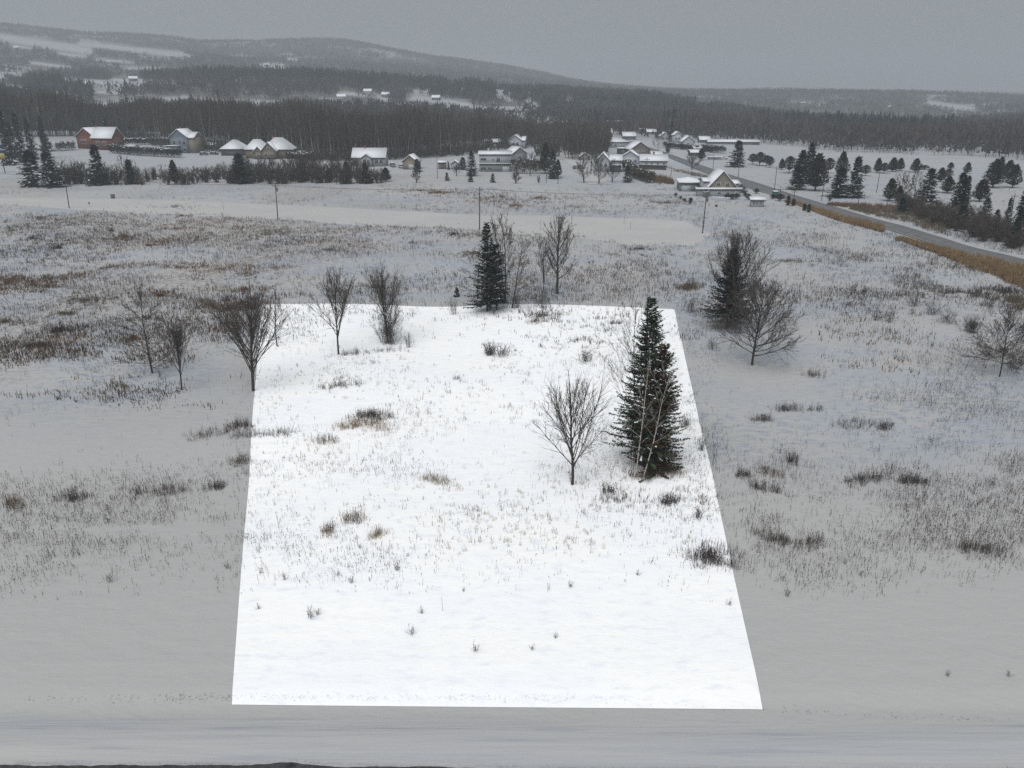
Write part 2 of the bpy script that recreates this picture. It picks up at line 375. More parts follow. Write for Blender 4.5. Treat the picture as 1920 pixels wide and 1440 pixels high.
# ------------------------------------------------------------------ plant generators
def branch(rs, out_, p, d, L, r, nseg, up=0.15, wig=0.12):
    """polyline branch; out_ collects (p0, p1, r0, r1); returns the points and directions"""
    pts = [p]; ds = []; q = p; dd = d; s_ = L / nseg
    for k in range(nseg):
        dd = dd + np.array([rs.normal(0, wig), rs.normal(0, wig), up + rs.normal(0, wig * .6)]) * .5
        dd = dd / np.linalg.norm(dd); q2 = q + dd * s_
        t0, t1 = k / nseg, (k + 1) / nseg
        out_.append((q, q2, r * (1 - .85 * t0), r * (1 - .85 * t1))); pts.append(q2); ds.append(dd); q = q2
    return pts, ds
def bare_tree(seed, H, spread=.32, tf=.14, nprim=26, nsec=6, nter=4, r0=None, stems=1, low=62, twig=.011, lean=0, fork=.0, curve=.22, wig=.10, lm=1.0, vase=False):
    """returns (trunk mesh builder, crown mesh builder)"""
    rs = np.random.default_rng(seed); r0 = r0 or H * .011
    T, C = [], []
    for s in range(stems):
        a = rs.uniform(0, 6.28)
        off = np.array([math.cos(a), math.sin(a), 0]) * (0.05 + .03 * s) * (stems > 1)
        d0 = np.array([math.cos(a) * (.13 if stems > 1 else .02), math.sin(a) * (.13 if stems > 1 else .02), 1.0]); d0[0] += lean
        Hs = H * (1 if s == 0 else rs.uniform(.7, .97))
        pts, ds = branch(rs, T, off, d0 / np.linalg.norm(d0), Hs, r0 * (1 if s == 0 else .75), 12, .05, .055)
        pts = np.array(pts)
        npm = nprim if stems == 1 else max(5, int(nprim * 1.3 / stems))
        for b in range(npm):
            t = tf + ((.66 if vase else .93) - tf) * (b + rs.uniform(0, 1)) / npm
            fi = t * 12; k = min(int(fi), 11); p = pts[k] + (pts[k+1] - pts[k]) * (fi - k)
            ang = R(low * (1 - t) ** .7 + 16 + rs.normal(0, 5)); az = b * 2.399 + rs.normal(0, .5)
            d = np.array([math.sin(ang) * math.cos(az), math.sin(ang) * math.sin(az), math.cos(ang)])
            env = math.sin(math.pi * min(1, (t * .62 + .36))) ** .8
            L = H * spread * lm * (1.45 * env + .05) * rs.uniform(.78, 1.1)
            L = min(L, (H * 1.02 - p[2]) / max(.25, math.cos(ang) + .1) + .1 * H)
            rb = r0 * .46 * (1 - t * .75)
            if vase:
                ang = R((low * (1 - t) ** 1.1 + 9) * rs.uniform(.35, 1.08)); d = np.array([math.sin(ang) * math.cos(az), math.sin(ang) * math.sin(az), math.cos(ang)])
                top = H * (1 - .42 * (math.sin(ang) / math.sin(R(low + 9))) ** 1.5 * (1 - .5 * t)) * rs.uniform(.86, 1.0)
                L = max(.1 * H, min((top - p[2]) / math.cos(ang) * .95, H * spread * 1.25 / max(.2, math.sin(ang)))); rb = r0 * .52 * (1 - t * .7)
            pp, dd = branch(rs, C, p, d, L, rb, 6, curve, wig)
            ns = max(2, int(nsec * (.5 + L / (H * spread * 1.5))))
            for c in range(ns):
                u = .22 + .75 * (c + rs.uniform(0, 1)) / ns; k2 = min(int(u * 6), 5)
                p2 = np.array(pp[k2]) + (np.array(pp[k2+1]) - pp[k2]) * (u * 6 - k2)
                dv = dd[k2] + rs.normal(0, .42, 3) + np.array([0, 0, .12]); dv /= np.linalg.norm(dv)
                L2 = L * (1 - u * .62) * rs.uniform(.35, .6)
                p3, d3 = branch(rs, C, p2, dv, L2, max(rb * .42, twig * 1.1), 3, curve, wig * 1.3)
                for e in range(nter):
                    v = rs.uniform(.15, 1); k3 = min(int(v * 3), 2)
                    p4 = np.array(p3[k3]) + (np.array(p3[k3+1]) - p3[k3]) * (v * 3 - k3)
                    dw = d3[k3] + rs.normal(0, .5, 3) + np.array([0, 0, .15]); dw /= np.linalg.norm(dw)
                    branch(rs, C, p4, dw, L2 * rs.uniform(.25, .6), twig, 2, .1, .15)
    def mk(L_, n, mn):
        m = MB(); a = np.array([np.concatenate([s[0], s[1]]) for s in L_]); r = np.array([[s[2], s[3]] for s in L_])
        m.segs(a[:, :3], a[:, 3:], np.maximum(r[:, 0], mn), np.maximum(r[:, 1], mn * .7), n); return m
    return mk(T, 7, twig), mk(C, 3, twig)

def kites(m, P0, D, L, W, mi, col, rs, roll=None):
    """flat needle sprays: kite quads from P0 along D"""
    D = D / np.linalg.norm(D, axis=1, keepdims=True)
    ref = rs.normal(0, .35, D.shape) + np.array([0, 0, 1.0])
    S = np.cross(D, ref); S /= np.linalg.norm(S, axis=1, keepdims=True)
    L = np.asarray(L)[:, None]; W = np.asarray(W)[:, None]
    V = np.stack([P0, P0 + D * L * .45 + S * W * .5, P0 + D * L, P0 + D * L * .45 - S * W * .5], 1).reshape(-1, 3)
    Q = np.arange(len(P0) * 4).reshape(-1, 4); C = np.repeat(col, 4, 0)
    m.add(V, Q, mi, C)
def spruce(seed, H, Rb, levels=40, per=7, step=.14, spray=.38, wid=.13, col=(.020, .030, .024), brown=.1, snow=.12, tf=.05, droop=.25, gap=.0, shape=.85):
    rs = np.random.default_rng(seed); T = MB(); Cn = MB(); Tp = []
    branch(rs, Tp, np.zeros(3), np.array([0, 0, 1.]), H, H * .014, 10, .02, .015)
    a = np.array([np.concatenate([s[0], s[1]]) for s in Tp]); r = np.array([[s[2], s[3]] for s in Tp])
    T.segs(a[:, :3], a[:, 3:], r[:, 0], r[:, 1], 7)
    P0, D, LL, WW, CC = [], [], [], [], []; SP, SD, SL = [], [], []
    lop = rs.uniform(0, 6.28)
    for l in range(levels):
        t = tf + (1 - tf) * (l / levels) ** 1.0; z = t * H
        rl = Rb * (1 - t) ** shape * rs.uniform(.8, 1.12) + .04 * Rb
        for b in range(per):
            if rs.uniform() < gap + .22 * max(0, .42 - t) / .42 * (H > 7): continue
            az = rs.uniform(0, 6.28); Lb = rl * rs.uniform(.68, 1.12) * (1 + .12 * math.cos(az - lop))
            dr = droop * (1 - t) + rs.normal(0, .06) - .35 * t
            d0 = np.array([math.cos(az), math.sin(az), -dr]); n_ = max(3, int(Lb / step))
            u = (np.arange(n_) + rs.uniform(0, 1, n_)) / n_; u = u[u > .12]
            zz = z + rs.normal(0, H / levels * .4)
            pp = np.array([0, 0, zz]) + d0 * (Lb * u)[:, None] + np.array([0, 0, 1.]) * (Lb * .22 * u ** 2)[:, None]
            T.segs([[0, 0, zz]], [np.array([0, 0, zz]) + d0 * Lb * .8 + np.array([0, 0, Lb * .12])], .02 + Lb * .006, .008, 3)
            isb = rs.uniform() < brown
            base = np.array((.060, .032, .018) if isb else col) * rs.uniform(.6, 1.5)
            for sgn in (-1, 1, 0):
                side = np.array([-math.sin(az), math.cos(az), 0]) * sgn
                dd = side * rs.uniform(.6, 1.1, (len(u), 1)) + d0 * .7 + rs.normal(0, .22, (len(u), 3)) + np.array([0, 0, -.12])
                P0.append(pp); D.append(dd); LL.append(spray * (1.15 - .7 * u) * rs.uniform(.7, 1.3, len(u)) * (1 if H > 6 else .6 + H / 15))
                WW.append(np.full(len(u), wid)); CC.append(base * rs.uniform(.7, 1.35, (len(u), 1)))
            if rs.uniform() < snow:
                k = u > .35
                SP.append(pp[k] + np.array([0, 0, .045])); SD.append(np.tile(d0, (k.sum(), 1)) + rs.normal(0, .3, (k.sum(), 3)) * [1, 1, .2]); SL.append(np.full(k.sum(), step * 1.9))
    n_ = 40; P0.append(np.tile([0, 0, H * .985], (n_, 1)) - np.array([0, 0, 1]) * rs.uniform(0, H * .05, (n_, 1))); D.append(rs.normal(0, .45, (n_, 3)) + [0, 0, 1])
    LL.append(np.full(n_, spray * .8)); WW.append(np.full(n_, wid * .7)); CC.append(np.tile(col, (n_, 1)))
    kites(Cn, np.concatenate(P0), np.concatenate(D), np.concatenate(LL), np.concatenate(WW), 0, np.concatenate(CC), rs)
    if SP:
        SP = np.concatenate(SP); kites(Cn, SP, np.concatenate(SD), np.concatenate(SL), np.full(len(SP), wid * 1.1), 1, np.tile((.5, .5, .5), (len(SP), 1)), rs)
    return T, Cn
def cloud_tree(seed, H, Wd, tf=.18, n=1500, leaf=.35, col=(.035, .036, .026), shape='cone'):
    """dense evergreen of leaf sprays on a short visible trunk with limbs"""
    rs = np.random.default_rng(seed); T = MB(); Cn = MB()
    T.segs([[0, 0, 0], [0, 0, H * .3]], [[0, 0, H * .3], [.1, 0, H * .8]], [.17, .13], [.13, .03], 7)
    lob = [(rs.uniform(0, 6.28), rs.uniform(.25, .95), rs.uniform(.15, .4)) for _ in range(9)]
    t = rs.uniform(0, 1, n) ** .9; az = rs.uniform(0, 6.28, n)
    if shape == 'cone': rad = (1 - t) ** .75 * (1 - np.exp(-t * 14)) * 1.08 + .03
    elif shape == 'dome': rad = np.sqrt(np.clip(1 - t ** 2.2, 0, 1)) * (1 - np.exp(-t * 9))
    else: rad = np.sin(np.pi * np.clip(t * .9 + .08, 0, 1)) ** .7
    m_ = np.ones(n)
    for a, tt, s_ in lob: m_ += s_ * np.exp(-((np.angle(np.exp(1j * (az - a)))) / .55) ** 2 - ((t - tt) / .14) ** 2)
    rr = rad * m_ * Wd * .46 * rs.uniform(0, 1, n) ** .55
    p = np.stack([rr * np.cos(az), rr * np.sin(az), H * (tf + (1 - tf) * t)], -1)
    for k in range(10):
        q = p[rs.integers(n)]; T.segs([[0, 0, H * (tf * .6 + .03 * k)]], [q * .85], .05, .015, 3)
    d = np.stack([np.cos(az), np.sin(az), rs.normal(.3, .5, n)], -1) + rs.normal(0, .4, (n, 3))
    cc = np.array(col) * rs.uniform(.55, 1.6, (n, 1)) * (.8 + .4 * m_[:, None] - .4)
    kites(Cn, p - d * leaf * .3, d, leaf * rs.uniform(.6, 1.4, n), np.full(n, leaf * .55), 0, cc, rs)
    return T, Cn
def shrub(seed, H, Wd, stems=26, col=None, twig=.012):
    rs = np.random.default_rng(seed); C = []
    for s in range(stems):
        a = rs.uniform(0, 6.28); an = abs(rs.normal(0, .42)) + .05
        d = np.array([math.sin(an) * math.cos(a), math.sin(an) * math.sin(a), math.cos(an)])
        p = np.array([rs.normal(0, Wd * .12), rs.normal(0, Wd * .12), 0])
        L = H * rs.uniform(.55, 1.05) * (1.1 - .25 * an)
        pp, dd = branch(rs, C, p, d, L, twig * 1.7, 4, .12, .12)
        for c in range(6):
            k = rs.integers(1, 4); dv = dd[k] + rs.normal(0, .45, 3); dv /= np.linalg.norm(dv)
            p3, d3 = branch(rs, C, np.array(pp[k]), dv, L * rs.uniform(.2, .45), twig, 2, .15, .12)
            for e in range(2):
                dw = d3[0] + rs.normal(0, .5, 3); branch(rs, C, np.array(p3[1]), dw / np.linalg.norm(dw), L * rs.uniform(.08, .2), twig * .8, 1, .1, .1)
    m = MB(); a = np.array([np.concatenate([s[0], s[1]]) for s in C]); r = np.array([[s[2], s[3]] for s in C])
    m.segs(a[:, :3], a[:, 3:], np.maximum(r[:, 0], twig * .7), np.maximum(r[:, 1], twig * .5), 3); return m

def bare_place(seed, px, py, top, label, spread=.32, cat='tree', name='bare_tree', trunkm=None, group=None, cm=None, **kw):
    x, y, z = G(px, py); H = top_h(x, y, z, top)
    T, C = bare_tree(seed, H, spread, **kw)
    t = thing(name, label, cat, (x, y, z - .05), group=group)
    T.build('trunk', trunkm or M_BARK, t, True); C.build('crown', cm or M_TWIG, t)
    return t, H
def spruce_place(seed, px, py, top, wpx, label, group=None, rz=0, name='spruce_tree', **kw):
    x, y, z = G(px, py); H = top_h(x, y, z, top); u = unit(x, y, z)
    T, C = spruce(seed, H, wpx * u * .5, **kw)
    t = thing(name, label, 'tree', (x, y, z - .05), rz, group)
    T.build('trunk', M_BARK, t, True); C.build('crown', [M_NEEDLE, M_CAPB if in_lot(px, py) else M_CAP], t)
    return t, H

# ------------------------------------------------------------------ the trees of the meadow
bare_place(11, 475, 733, 522, 'large bare maple with a wide fan of limbs on the left lot boundary', .30, tf=.14, nprim=38, nsec=7, nter=4, low=56, twig=.009, r0=.17, curve=.05, wig=.06, vase=True)
bare_place(12, 341, 731, 585, 'slim bare tree left of the large maple, its trunk forked low', .24, tf=.16, nprim=26, nsec=6, nter=4, low=40, twig=.013, curve=.06, vase=True)
bare_place(13, 286, 700, 535, 'bushy bare larch with dense low twigs, leftmost tree of the meadow', .30, tf=.05, nprim=46, nsec=7, nter=5, low=74, twig=.013, curve=.03, wig=.16, lm=.85)
bare_place(14, 520, 650, 532, 'small thin bare sapling just right of the large maple', .17, tf=.25, nprim=22, nsec=5, nter=4, low=60, twig=.013)
bare_place(15, 635, 665, 494, 'bare ash tree with a straight trunk between the large maple and the bushy birch', .23, tf=.17, nprim=24, nsec=6, nter=4, low=44, twig=.014, curve=.06, wig=.07, vase=True)
bare_place(16, 728, 641, 482, 'bushy bare birch with several stems near the middle of the lot back edge', .15, tf=.06, nprim=20, nsec=6, nter=5, stems=3, low=40, twig=.010, curve=.02, wig=.22, vase=True)
bare_place(17, 1073, 909, 690, 'bare young maple with upswept limbs in the front right of the bright lot', .29, tf=.14, nprim=25, nsec=8, nter=4, low=54, twig=.0085, r0=.13, curve=.06, wig=.08, vase=True)
bare_place(18, 1045, 551, 412, 'tall bare tree with a wide crown right of the dark spruce pair', .31, tf=.2, nprim=34, nsec=7, nter=4, low=50, twig=.018, r0=.22)
bare_place(19, 1021, 532, 436, 'narrow pale twin stemmed tree beside the tall wide crowned one', .17, tf=.16, nprim=26, nsec=5, nter=4, stems=3, low=46, twig=.016)
bare_place(20, 948, 566, 398, 'tall thin bare birch standing just behind the dark spruce pair', .22, tf=.25, nprim=26, nsec=6, nter=4, low=48, twig=.018, r0=.12, stems=2)
bare_place(21, 960, 578, 447, 'slender bare birch leaning right beside the spruce pair', .27, tf=.12, nprim=30, nsec=6, nter=4, low=70, twig=.015, lean=.14, curve=.02)
bare_place(22, 896, 560, 470, 'faint bare sapling left of the spruce pair', .34, tf=.1, nprim=26, nsec=5, nter=4, low=72, twig=.012, curve=0)
bare_place(23, 1410, 684, 535, 'round crowned bare tree in front of the dark spruce right of the lot', .44, tf=.12, nprim=48, nsec=8, nter=5, low=64, twig=.015, r0=.14, stems=2, curve=.16)
bare_place(24, 1368, 612, 456, 'bare tree with a wide crown rising behind the spruce right of the lot', .42, tf=.22, nprim=40, nsec=8, nter=5, low=46, twig=.018, r0=.17, lean=.10)
bare_place(25, 1874, 706, 588, 'shrubby twin trunked birch on the far right of the meadow', .40, tf=.2, nprim=44, nsec=7, nter=5, stems=2, low=74, twig=.014, curve=0, wig=.16)
bare_place(26, 1192, 868, 560, 'tall dark birch rising through the left side of the big spruce', .22, tf=.25, nprim=26, nsec=6, nter=4, low=50, twig=.009, r0=.075, curve=.1)
bare_place(27, 1193, 893, 655, 'white barked birch in front of the left spruce in the lot', .15, tf=.25, nprim=13, nsec=3, nter=2, low=56, twig=.006, r0=.055, trunkm=M_BIRCH, cm=M_BIRCH, name='birch_tree')
bare_place(28, 1205, 898, 668, 'white barked birch leaning right across the big spruce', .22, tf=.3, nprim=16, nsec=4, nter=3, low=60, twig=.006, r0=.05, trunkm=M_BIRCH, cm=M_BIRCH, lean=.20, name='birch_tree')
spruce_place(31, 1203, 866, 556, 158, 'tallest spruce with snow on its branches, in the right of the lot', levels=58, per=8, step=.12, spray=.40, wid=.12, brown=.08, snow=.38, tf=.08, droop=.2, gap=.05, shape=.85, col=(.032, .052, .030))
spruce_place(32, 1230, 884, 646, 112, 'shorter spruce with rusty brown branches against the tallest spruce', levels=46, per=8, step=.12, spray=.40, wid=.13, brown=.45, snow=.22, tf=.02, droop=.25, gap=.1, shape=.55, col=(.034, .040, .020))
spruce_place(33, 914, 584, 418, 96, 'dark narrow spruce with gappy lower branches at the back edge of the lot', levels=44, per=7, step=.2, spray=.5, wid=.19, brown=.05, snow=.05, tf=.09, gap=.1, shape=.85, col=(.018, .026, .021))
spruce_place(34, 931, 582, 458, 64, 'lower spruce crowded against the right side of the dark narrow one', levels=34, per=6, step=.2, spray=.5, wid=.19, brown=.05, snow=.04, tf=.12, gap=.2, shape=.5, col=(.018, .026, .021))
spruce_place(35, 1362, 616, 464, 130, 'dark grey green spruce beside the bare trees right of the lot', levels=42, per=8, step=.2, spray=.5, wid=.2, brown=.1, snow=.02, tf=.14, gap=.0, shape=1.0, col=(.026, .032, .026))
spruce_place(36, 857, 556, 541, 20, 'tiny seedling spruce left of the spruce pair', levels=9, per=6, step=.15, spray=.4, wid=.15, snow=.05)

# bushes in the meadow: (x, y, top, width px, label)
for k, (px, py, tp, wd, lb) in enumerate([
 (1017, 577, 532, 46, 'reddish bare bush at the back edge of the lot, right of the spruce pair'),
 (970, 578, 545, 34, 'low bare bush at the foot of the leaning birch'),
 (730, 644, 580, 64, 'dense twiggy bush round the foot of the bushy birch'),
 (850, 590, 556, 30, 'thin bare bush on the lot back edge left of the spruce pair'),
 (940, 668, 642, 40, 'clump of dark upright stems in the back of the lot'),
 (918, 666, 640, 28, 'dense clump of dark seed heads beside the upright stems'),
 (765, 652, 620, 22, 'small bush right of the bushy birch'),
 (1100, 678, 658, 36, 'small round bush left of the tall birch tops'),
 (1283, 800, 780, 30, 'small bush on the right side of the tallest spruce'),
 (1315, 845, 818, 20, 'little bush on the right boundary of the lot'),
 (1308, 972, 945, 26, 'brown bush inside the right boundary of the lot'),
 (1296, 586, 552, 34, 'pale bush beside the back right corner of the lot'),
 (1335, 655, 632, 22, 'low bush below the dark grey green spruce'),
 (1640, 600, 576, 22, 'dark bush in the right meadow, left one of two'), (1668, 604, 578, 26, 'dark bush in the right meadow, right one of two'),
 (1712, 574, 550, 30, 'round bush in the bush row of the right meadow'), (1745, 590, 566, 30, 'twiggy bush in the row, second from its left'),
 (1775, 605, 576, 36, 'tall bush in the row of the right meadow'), (1818, 622, 590, 34, 'dense dark bush at the right end of the bush row'),
 (1830, 555, 532, 26, 'upright brown bush below the roadside grass'),
 (1600, 545, 525, 20, 'small shrub in the upper right meadow'), (1620, 552, 535, 20, 'small shrub beside its twin in the upper right meadow'),
 (1905, 690, 640, 60, 'tangled bush at the right picture edge beside the shrubby birch')]):
    x, y, z = G(px, py); t = thing('bush', lb, 'bush', (x, y, z - .03))
    H = top_h(x, y, z, tp); W_ = wd * unit(x, y, z)
    m = shrub(200 + k, H, W_, stems=int(9 + wd * .42) * (3 if 'dense' in lb else 1), twig=.006 + unit(x, y) * .035)
    o = m.build('stems', M_TWIG, t); s_ = min(1.5, max(.8, W_ / (H * 1.1))); o.scale = (s_, s_, 1)

# ------------------------------------------------------------------ dry weeds and grass
PAL = {'dark': [(.060,.050,.046),(.085,.066,.055),(.06,.05,.052)], 'tan': [(.32,.22,.12),(.26,.175,.10),(.19,.14,.085)],
       'rust': [(.15,.088,.052),(.11,.070,.048),(.17,.112,.068)], 'olive': [(.13,.11,.078),(.10,.085,.066),(.15,.12,.085)], 'grey': [(.13,.12,.12),(.17,.16,.165),(.10,.095,.10)]}
def tufts(m, X, Y, k, hmin, hmax, wid, spread, pal, head=.0, seed=0, z0=None):
    rs = np.random.default_rng(seed); n = len(X)
    if n == 0: return
    Z = ground_h(X, Y) if z0 is None else z0; hs_ = rs.uniform(hmin, hmax, n) * np.where(rs.uniform(size=n) < .12, 1.4, 1)
    ci = rs.integers(0, 3, n); base = np.array(PAL[pal])[ci] * rs.uniform(.7, 1.3, (n, 1))
    X = np.repeat(X, k); Y = np.repeat(Y, k); Z = np.repeat(Z, k); H = np.repeat(hs_, k) * rs.uniform(.5, 1.1, n * k); C = np.repeat(base, k, 0) * rs.uniform(.8, 1.25, (n * k, 1))
    N = n * k; a = rs.uniform(0, 6.28, N); rr = spread * np.sqrt(rs.uniform(0, 1, N))
    bx = X + rr * np.cos(a); by = Y + rr * np.sin(a)
    lx = rs.normal(0, .16, N) * H; ly = rs.normal(0, .16, N) * H
    f = rs.uniform(0, 3.14, N); w2 = wid * rs.uniform(.6, 1.3, N) * .5; ux = np.cos(f) * w2; uy = np.sin(f) * w2
    B0 = np.stack([bx - ux, by - uy, Z - .03], -1); B1 = np.stack([bx + ux, by + uy, Z - .03], -1)
    T1 = np.stack([bx + lx + ux * .5, by + ly + uy * .5, Z + H], -1); T0 = np.stack([bx + lx - ux * .5, by + ly - uy * .5, Z + H], -1)
    m.add(np.stack([B0, B1, T1, T0], 1).reshape(-1, 3), np.arange(N * 4).reshape(-1, 4), 0, np.repeat(C, 4, 0))
    if head > 0:
        s_ = rs.uniform(size=N) < .75; q = (T0 + T1)[s_] * .5; hw = head * rs.uniform(.6, 1.4, len(q)); g = f[s_]
        e = np.stack([np.cos(g), np.sin(g), 0 * g], -1) * hw[:, None]; up = np.array([0, 0, 1.]) * hw[:, None]
        m.add(np.stack([q - up * 1.3, q + e, q + up * 1.4, q - e], 1).reshape(-1, 3), np.arange(len(q) * 4).reshape(-1, 4), 0, np.repeat(C[s_] * .8, 4, 0))
# smooth, almost bare snow: polygons in the photo's pixels (ellipses x, y, rx, ry)
BARE = [(1410,760,80,150),(1370,1000,40,90),(1470,640,90,60),(1760,620,90,26),(880,660,150,24),(620,760,120,30),(420,700,60,40),(250,830,260,42),(80,860,160,40),(900,840,140,35),(1440,500,60,40),(900,620,90,18),(1200,930,70,25),(560,695,60,22),(1480,720,60,70),(300,990,200,14)]
def bare_mask(px, py):
    m = np.zeros(len(px))
    for x, y, a, b in BARE: m = np.maximum(m, np.clip(1.6 - np.sqrt(((px-x)/a)**2 + ((py-y)/b)**2) , 0, 1))
    return m
def lane_mask(px, py):
    up = np.interp(px, [0,230,400,640,800,1060,1285,1330], [371,373,379,390,398,407,416,438]); lo = np.interp(px, [0,130,330,520,640,900,1050,1180,1300,1330], [381,391,402,411,418,432,441,462,459,442])
    l = (py > up - 1) & (py < lo) & (px < 1335)
    ru = np.interp(px, [p[0] for p in ROAD_U], [p[1] for p in ROAD_U]); rl = np.interp(px, [p[0] for p in ROAD_L], [p[1] for p in ROAD_L])
    return l | ((px > 1150) & (py > ru - 5) & (py < rl + 2))
def px_scatter(n, dens, rs, box=(0, 345, 1920, 1130)):
    px = rs.uniform(box[0] - 20, box[2] + 20, n); py = rs.uniform(box[1], box[3], n)
    d = dens(px, py); k = rs.uniform(size=n) < d; px, py = px[k], py[k]
    x, y, z = ray(px, py); t = -CAM_H / z; X, Y = x * t, y * t
    return px, py, X, Y
def L_(v, xs, ys): return np.interp(v, xs, ys)
rs = np.random.default_rng(5)
def world(px, py):
    x, y, z = ray(px, py); t = -CAM_H / z; return x * t, y * t
def dens_weed(px, py):
    X, Y = world(px, py); c = fbm(X, Y, 11, 31, 4)
    clump = np.clip((c - .38) * 3.4, .0, .72) ** 1.5 + .08
    lot = in_lot(px, py)
    v = L_(py, [350,395,420,560,640,760,900,1000,1060,1110,1135], [.3,.35,.7,.7,.5,.34,.5,.5,.28,.06,0]); v = v * L_(px, [0, 850, 1100, 1920], [.95, .95, .9, .9])
    v = np.where(lot, v * .42, v); v = np.where((px > 1290) & (py > 440), v * np.where(py < 880, 1.9, 1.2), v)
    v = np.where((px < 700) & (py > 700) & (py < 860), v * .35, v)
    v = np.where((px < 460) & (py > 860), v * .8, v)
    return v * clump * (1 - .93 * bare_mask(px, py)) * (~lane_mask(px, py))
def dens_grass(px, py):
    X, Y = world(px, py); c = fbm(X * .6, Y, 13, 77, 4)
    clump = np.clip((c - .46) * 4.5, 0, 1)
    left = L_(px, [0, 500, 850, 1150, 1330], [1, .9, .55, .32, .10])
    v = L_(py, [352,395,410,450,560,650,740,780], [.25,.25,.7,1,1,.7,.25,.0]) * left
    far = (px > 700) & (px < 1270) & (py > 352) & (py < 400); v = np.where(far, .55, v)
    v = np.where((px < 700) & (py < 372), .04, v)
    v = np.where(in_lot(px, py), .0, v)
    return v * clump * (~lane_mask(px, py)) * (1 - .9 * bare_mask(px, py))
mw = MB()
px, py, X, Y = px_scatter(270000, dens_weed, rs)
near = py > 640
tufts(mw, X[near], Y[near], 2, .15, .58, .019, .3, 'dark', .028, 1)
tufts(mw, X[~near], Y[~near], 3, .25, .7, .045, .6, 'dark', .05, 2)
px, py, X, Y = px_scatter(60000, lambda a, b: dens_weed(a, b) * np.where(in_lot(a, b), 2.2, .8), rs); tufts(mw, X, Y, 3, .12, .45, .022, .3, 'grey', .025, 3)
tag(mw.build('dry_weeds', M_WEED), 'dead goldenrod and weed stalks standing out of the snow', None, None, 'stuff')
mg = MB()
px, py, X, Y = px_scatter(170000, dens_grass, rs)
X0, Y0 = X, Y; cn = .02 + fbm(X, Y, 25, 91, 3) + rs.normal(0, .05, len(X))
for lo, hi, pal in ((0, .43, 'olive'), (.43, .48, 'dark'), (.48, .52, 'olive'), (.52, 1, 'rust')):
    k = (cn >= lo) & (cn < hi); tufts(mg, X[k], Y[k], 6, .2, .6, .085, .8, pal, 0, int(lo * 100))
px, py, X, Y = px_scatter(22000, lambda a, b: .35 * in_lot(a, b) * (b > 640) * (b < 1045) * np.clip((fbm(*world(a, b), 9, 13, 3) - .42) * 5, 0.06, 1) , rs)
tufts(mg, X, Y, 7, .2, .5, .02, .16, 'tan', 0, 9)
# explicit patches seen in the photo: x, y, rx, ry, tufts, palette, height
PATCH = [(642,716,70,16,60,'dark',.5),(1070,645,110,40,230,'dark',.5),(1120,610,90,22,120,'grey',.5),(860,712,120,22,110,'grey',.45),(725,685,80,8,50,'grey',.4),(780,760,120,20,70,'grey',.4),(1220,950,110,26,130,'dark',.5),(1000,700,90,22,90,'grey',.4),(560,640,60,20,50,'grey',.4),(1050,770,120,30,110,'grey',.4),(1290,760,30,40,40,'dark',.4),(900,960,200,40,160,'grey',.4),(90,540,90,8,260,'rust',.5),(330,505,60,7,260,'rust',.5),(180,500,60,6,200,'olive',.5),(400,470,60,8,260,'olive',.5),(20,420,50,8,240,'rust',.5),(120,585,70,9,260,'olive',.5),(250,640,50,8,160,'rust',.5),(480,515,60,8,260,'olive',.5),(620,470,60,7,200,'olive',.45),(760,455,60,6,220,'rust',.5),(330,430,60,5,220,'rust',.5),(50,490,60,7,220,'rust',.5),(340,405,50,3,260,'rust',.6),(10,600,50,9,220,'olive',.5),(890,480,40,6,140,'olive',.5),(235,445,60,14,420,'rust',.8),(280,462,70,8,300,'rust',.6),(210,432,40,8,200,'dark',.8),(60,447,26,6,140,'dark',.7),(110,468,34,5,150,'dark',.8),(70,408,30,7,120,'dark',.6),
 (20,530,40,10,200,'rust',.5),(140,618,60,9,200,'dark',.6),(60,655,60,9,260,'dark',.9),(110,625,50,8,220,'dark',.8),(160,740-180,80,7,240,'olive',.5),(300,555,32,9,200,'rust',.6),
 (460,540,60,12,300,'rust',.6),(540,545,36,8,240,'dark',.7),(700,560-20,60,6,150,'olive',.5),(430,580,50,8,200,'dark',.6),(280,600,40,10,200,'dark',.6),
 (820,362,70,4,420,'rust',.7),(930,372,40,8,420,'rust',.7),(960,385,36,7,320,'rust',.8),(1010,372,50,5,260,'rust',.6),(1080,390,60,6,220,'olive',.6),(790,358,60,3,260,'tan',.5),
 (1250,381,70,4,320,'olive',.6),(1180,356,80,2,200,'olive',.5),(1230,371,50,3,200,'olive',.5),(330,388,60,6,200,'olive',.5),(960,442,60,6,280,'olive',.6),(1030,445,40,4,200,'olive',.6),
 (850,440,60,5,200,'dark',.6),(600,425,70,6,240,'olive',.5),(1200,470,60,6,160,'dark',.5),(1290,547,24,5,160,'olive',.8),(1180,482,80,4,120,'olive',.5),
 (1480,492,46,5,130,'olive',.4),(1790,556,60,8,300,'dark',.9),(1870,550,50,9,300,'dark',.8),(1900,575,40,16,220,'olive',1.0),(1880,660,40,14,160,'olive',.6),
 (1250,920,60,14,60,'dark',.5),(1160,940,50,22,60,'dark',.6),(1230,895,60,10,40,'tan',.4),(1320,950,30,20,50,'olive',.5),(1330,1045,40,14,120,'dark',.7),
 (1150,610,60,14,90,'dark',.5),(1020,600,60,10,120,'dark',.7),(1085,640,60,16,120,'dark',.5),(1275,395,40,10,60,'grey',.5)]
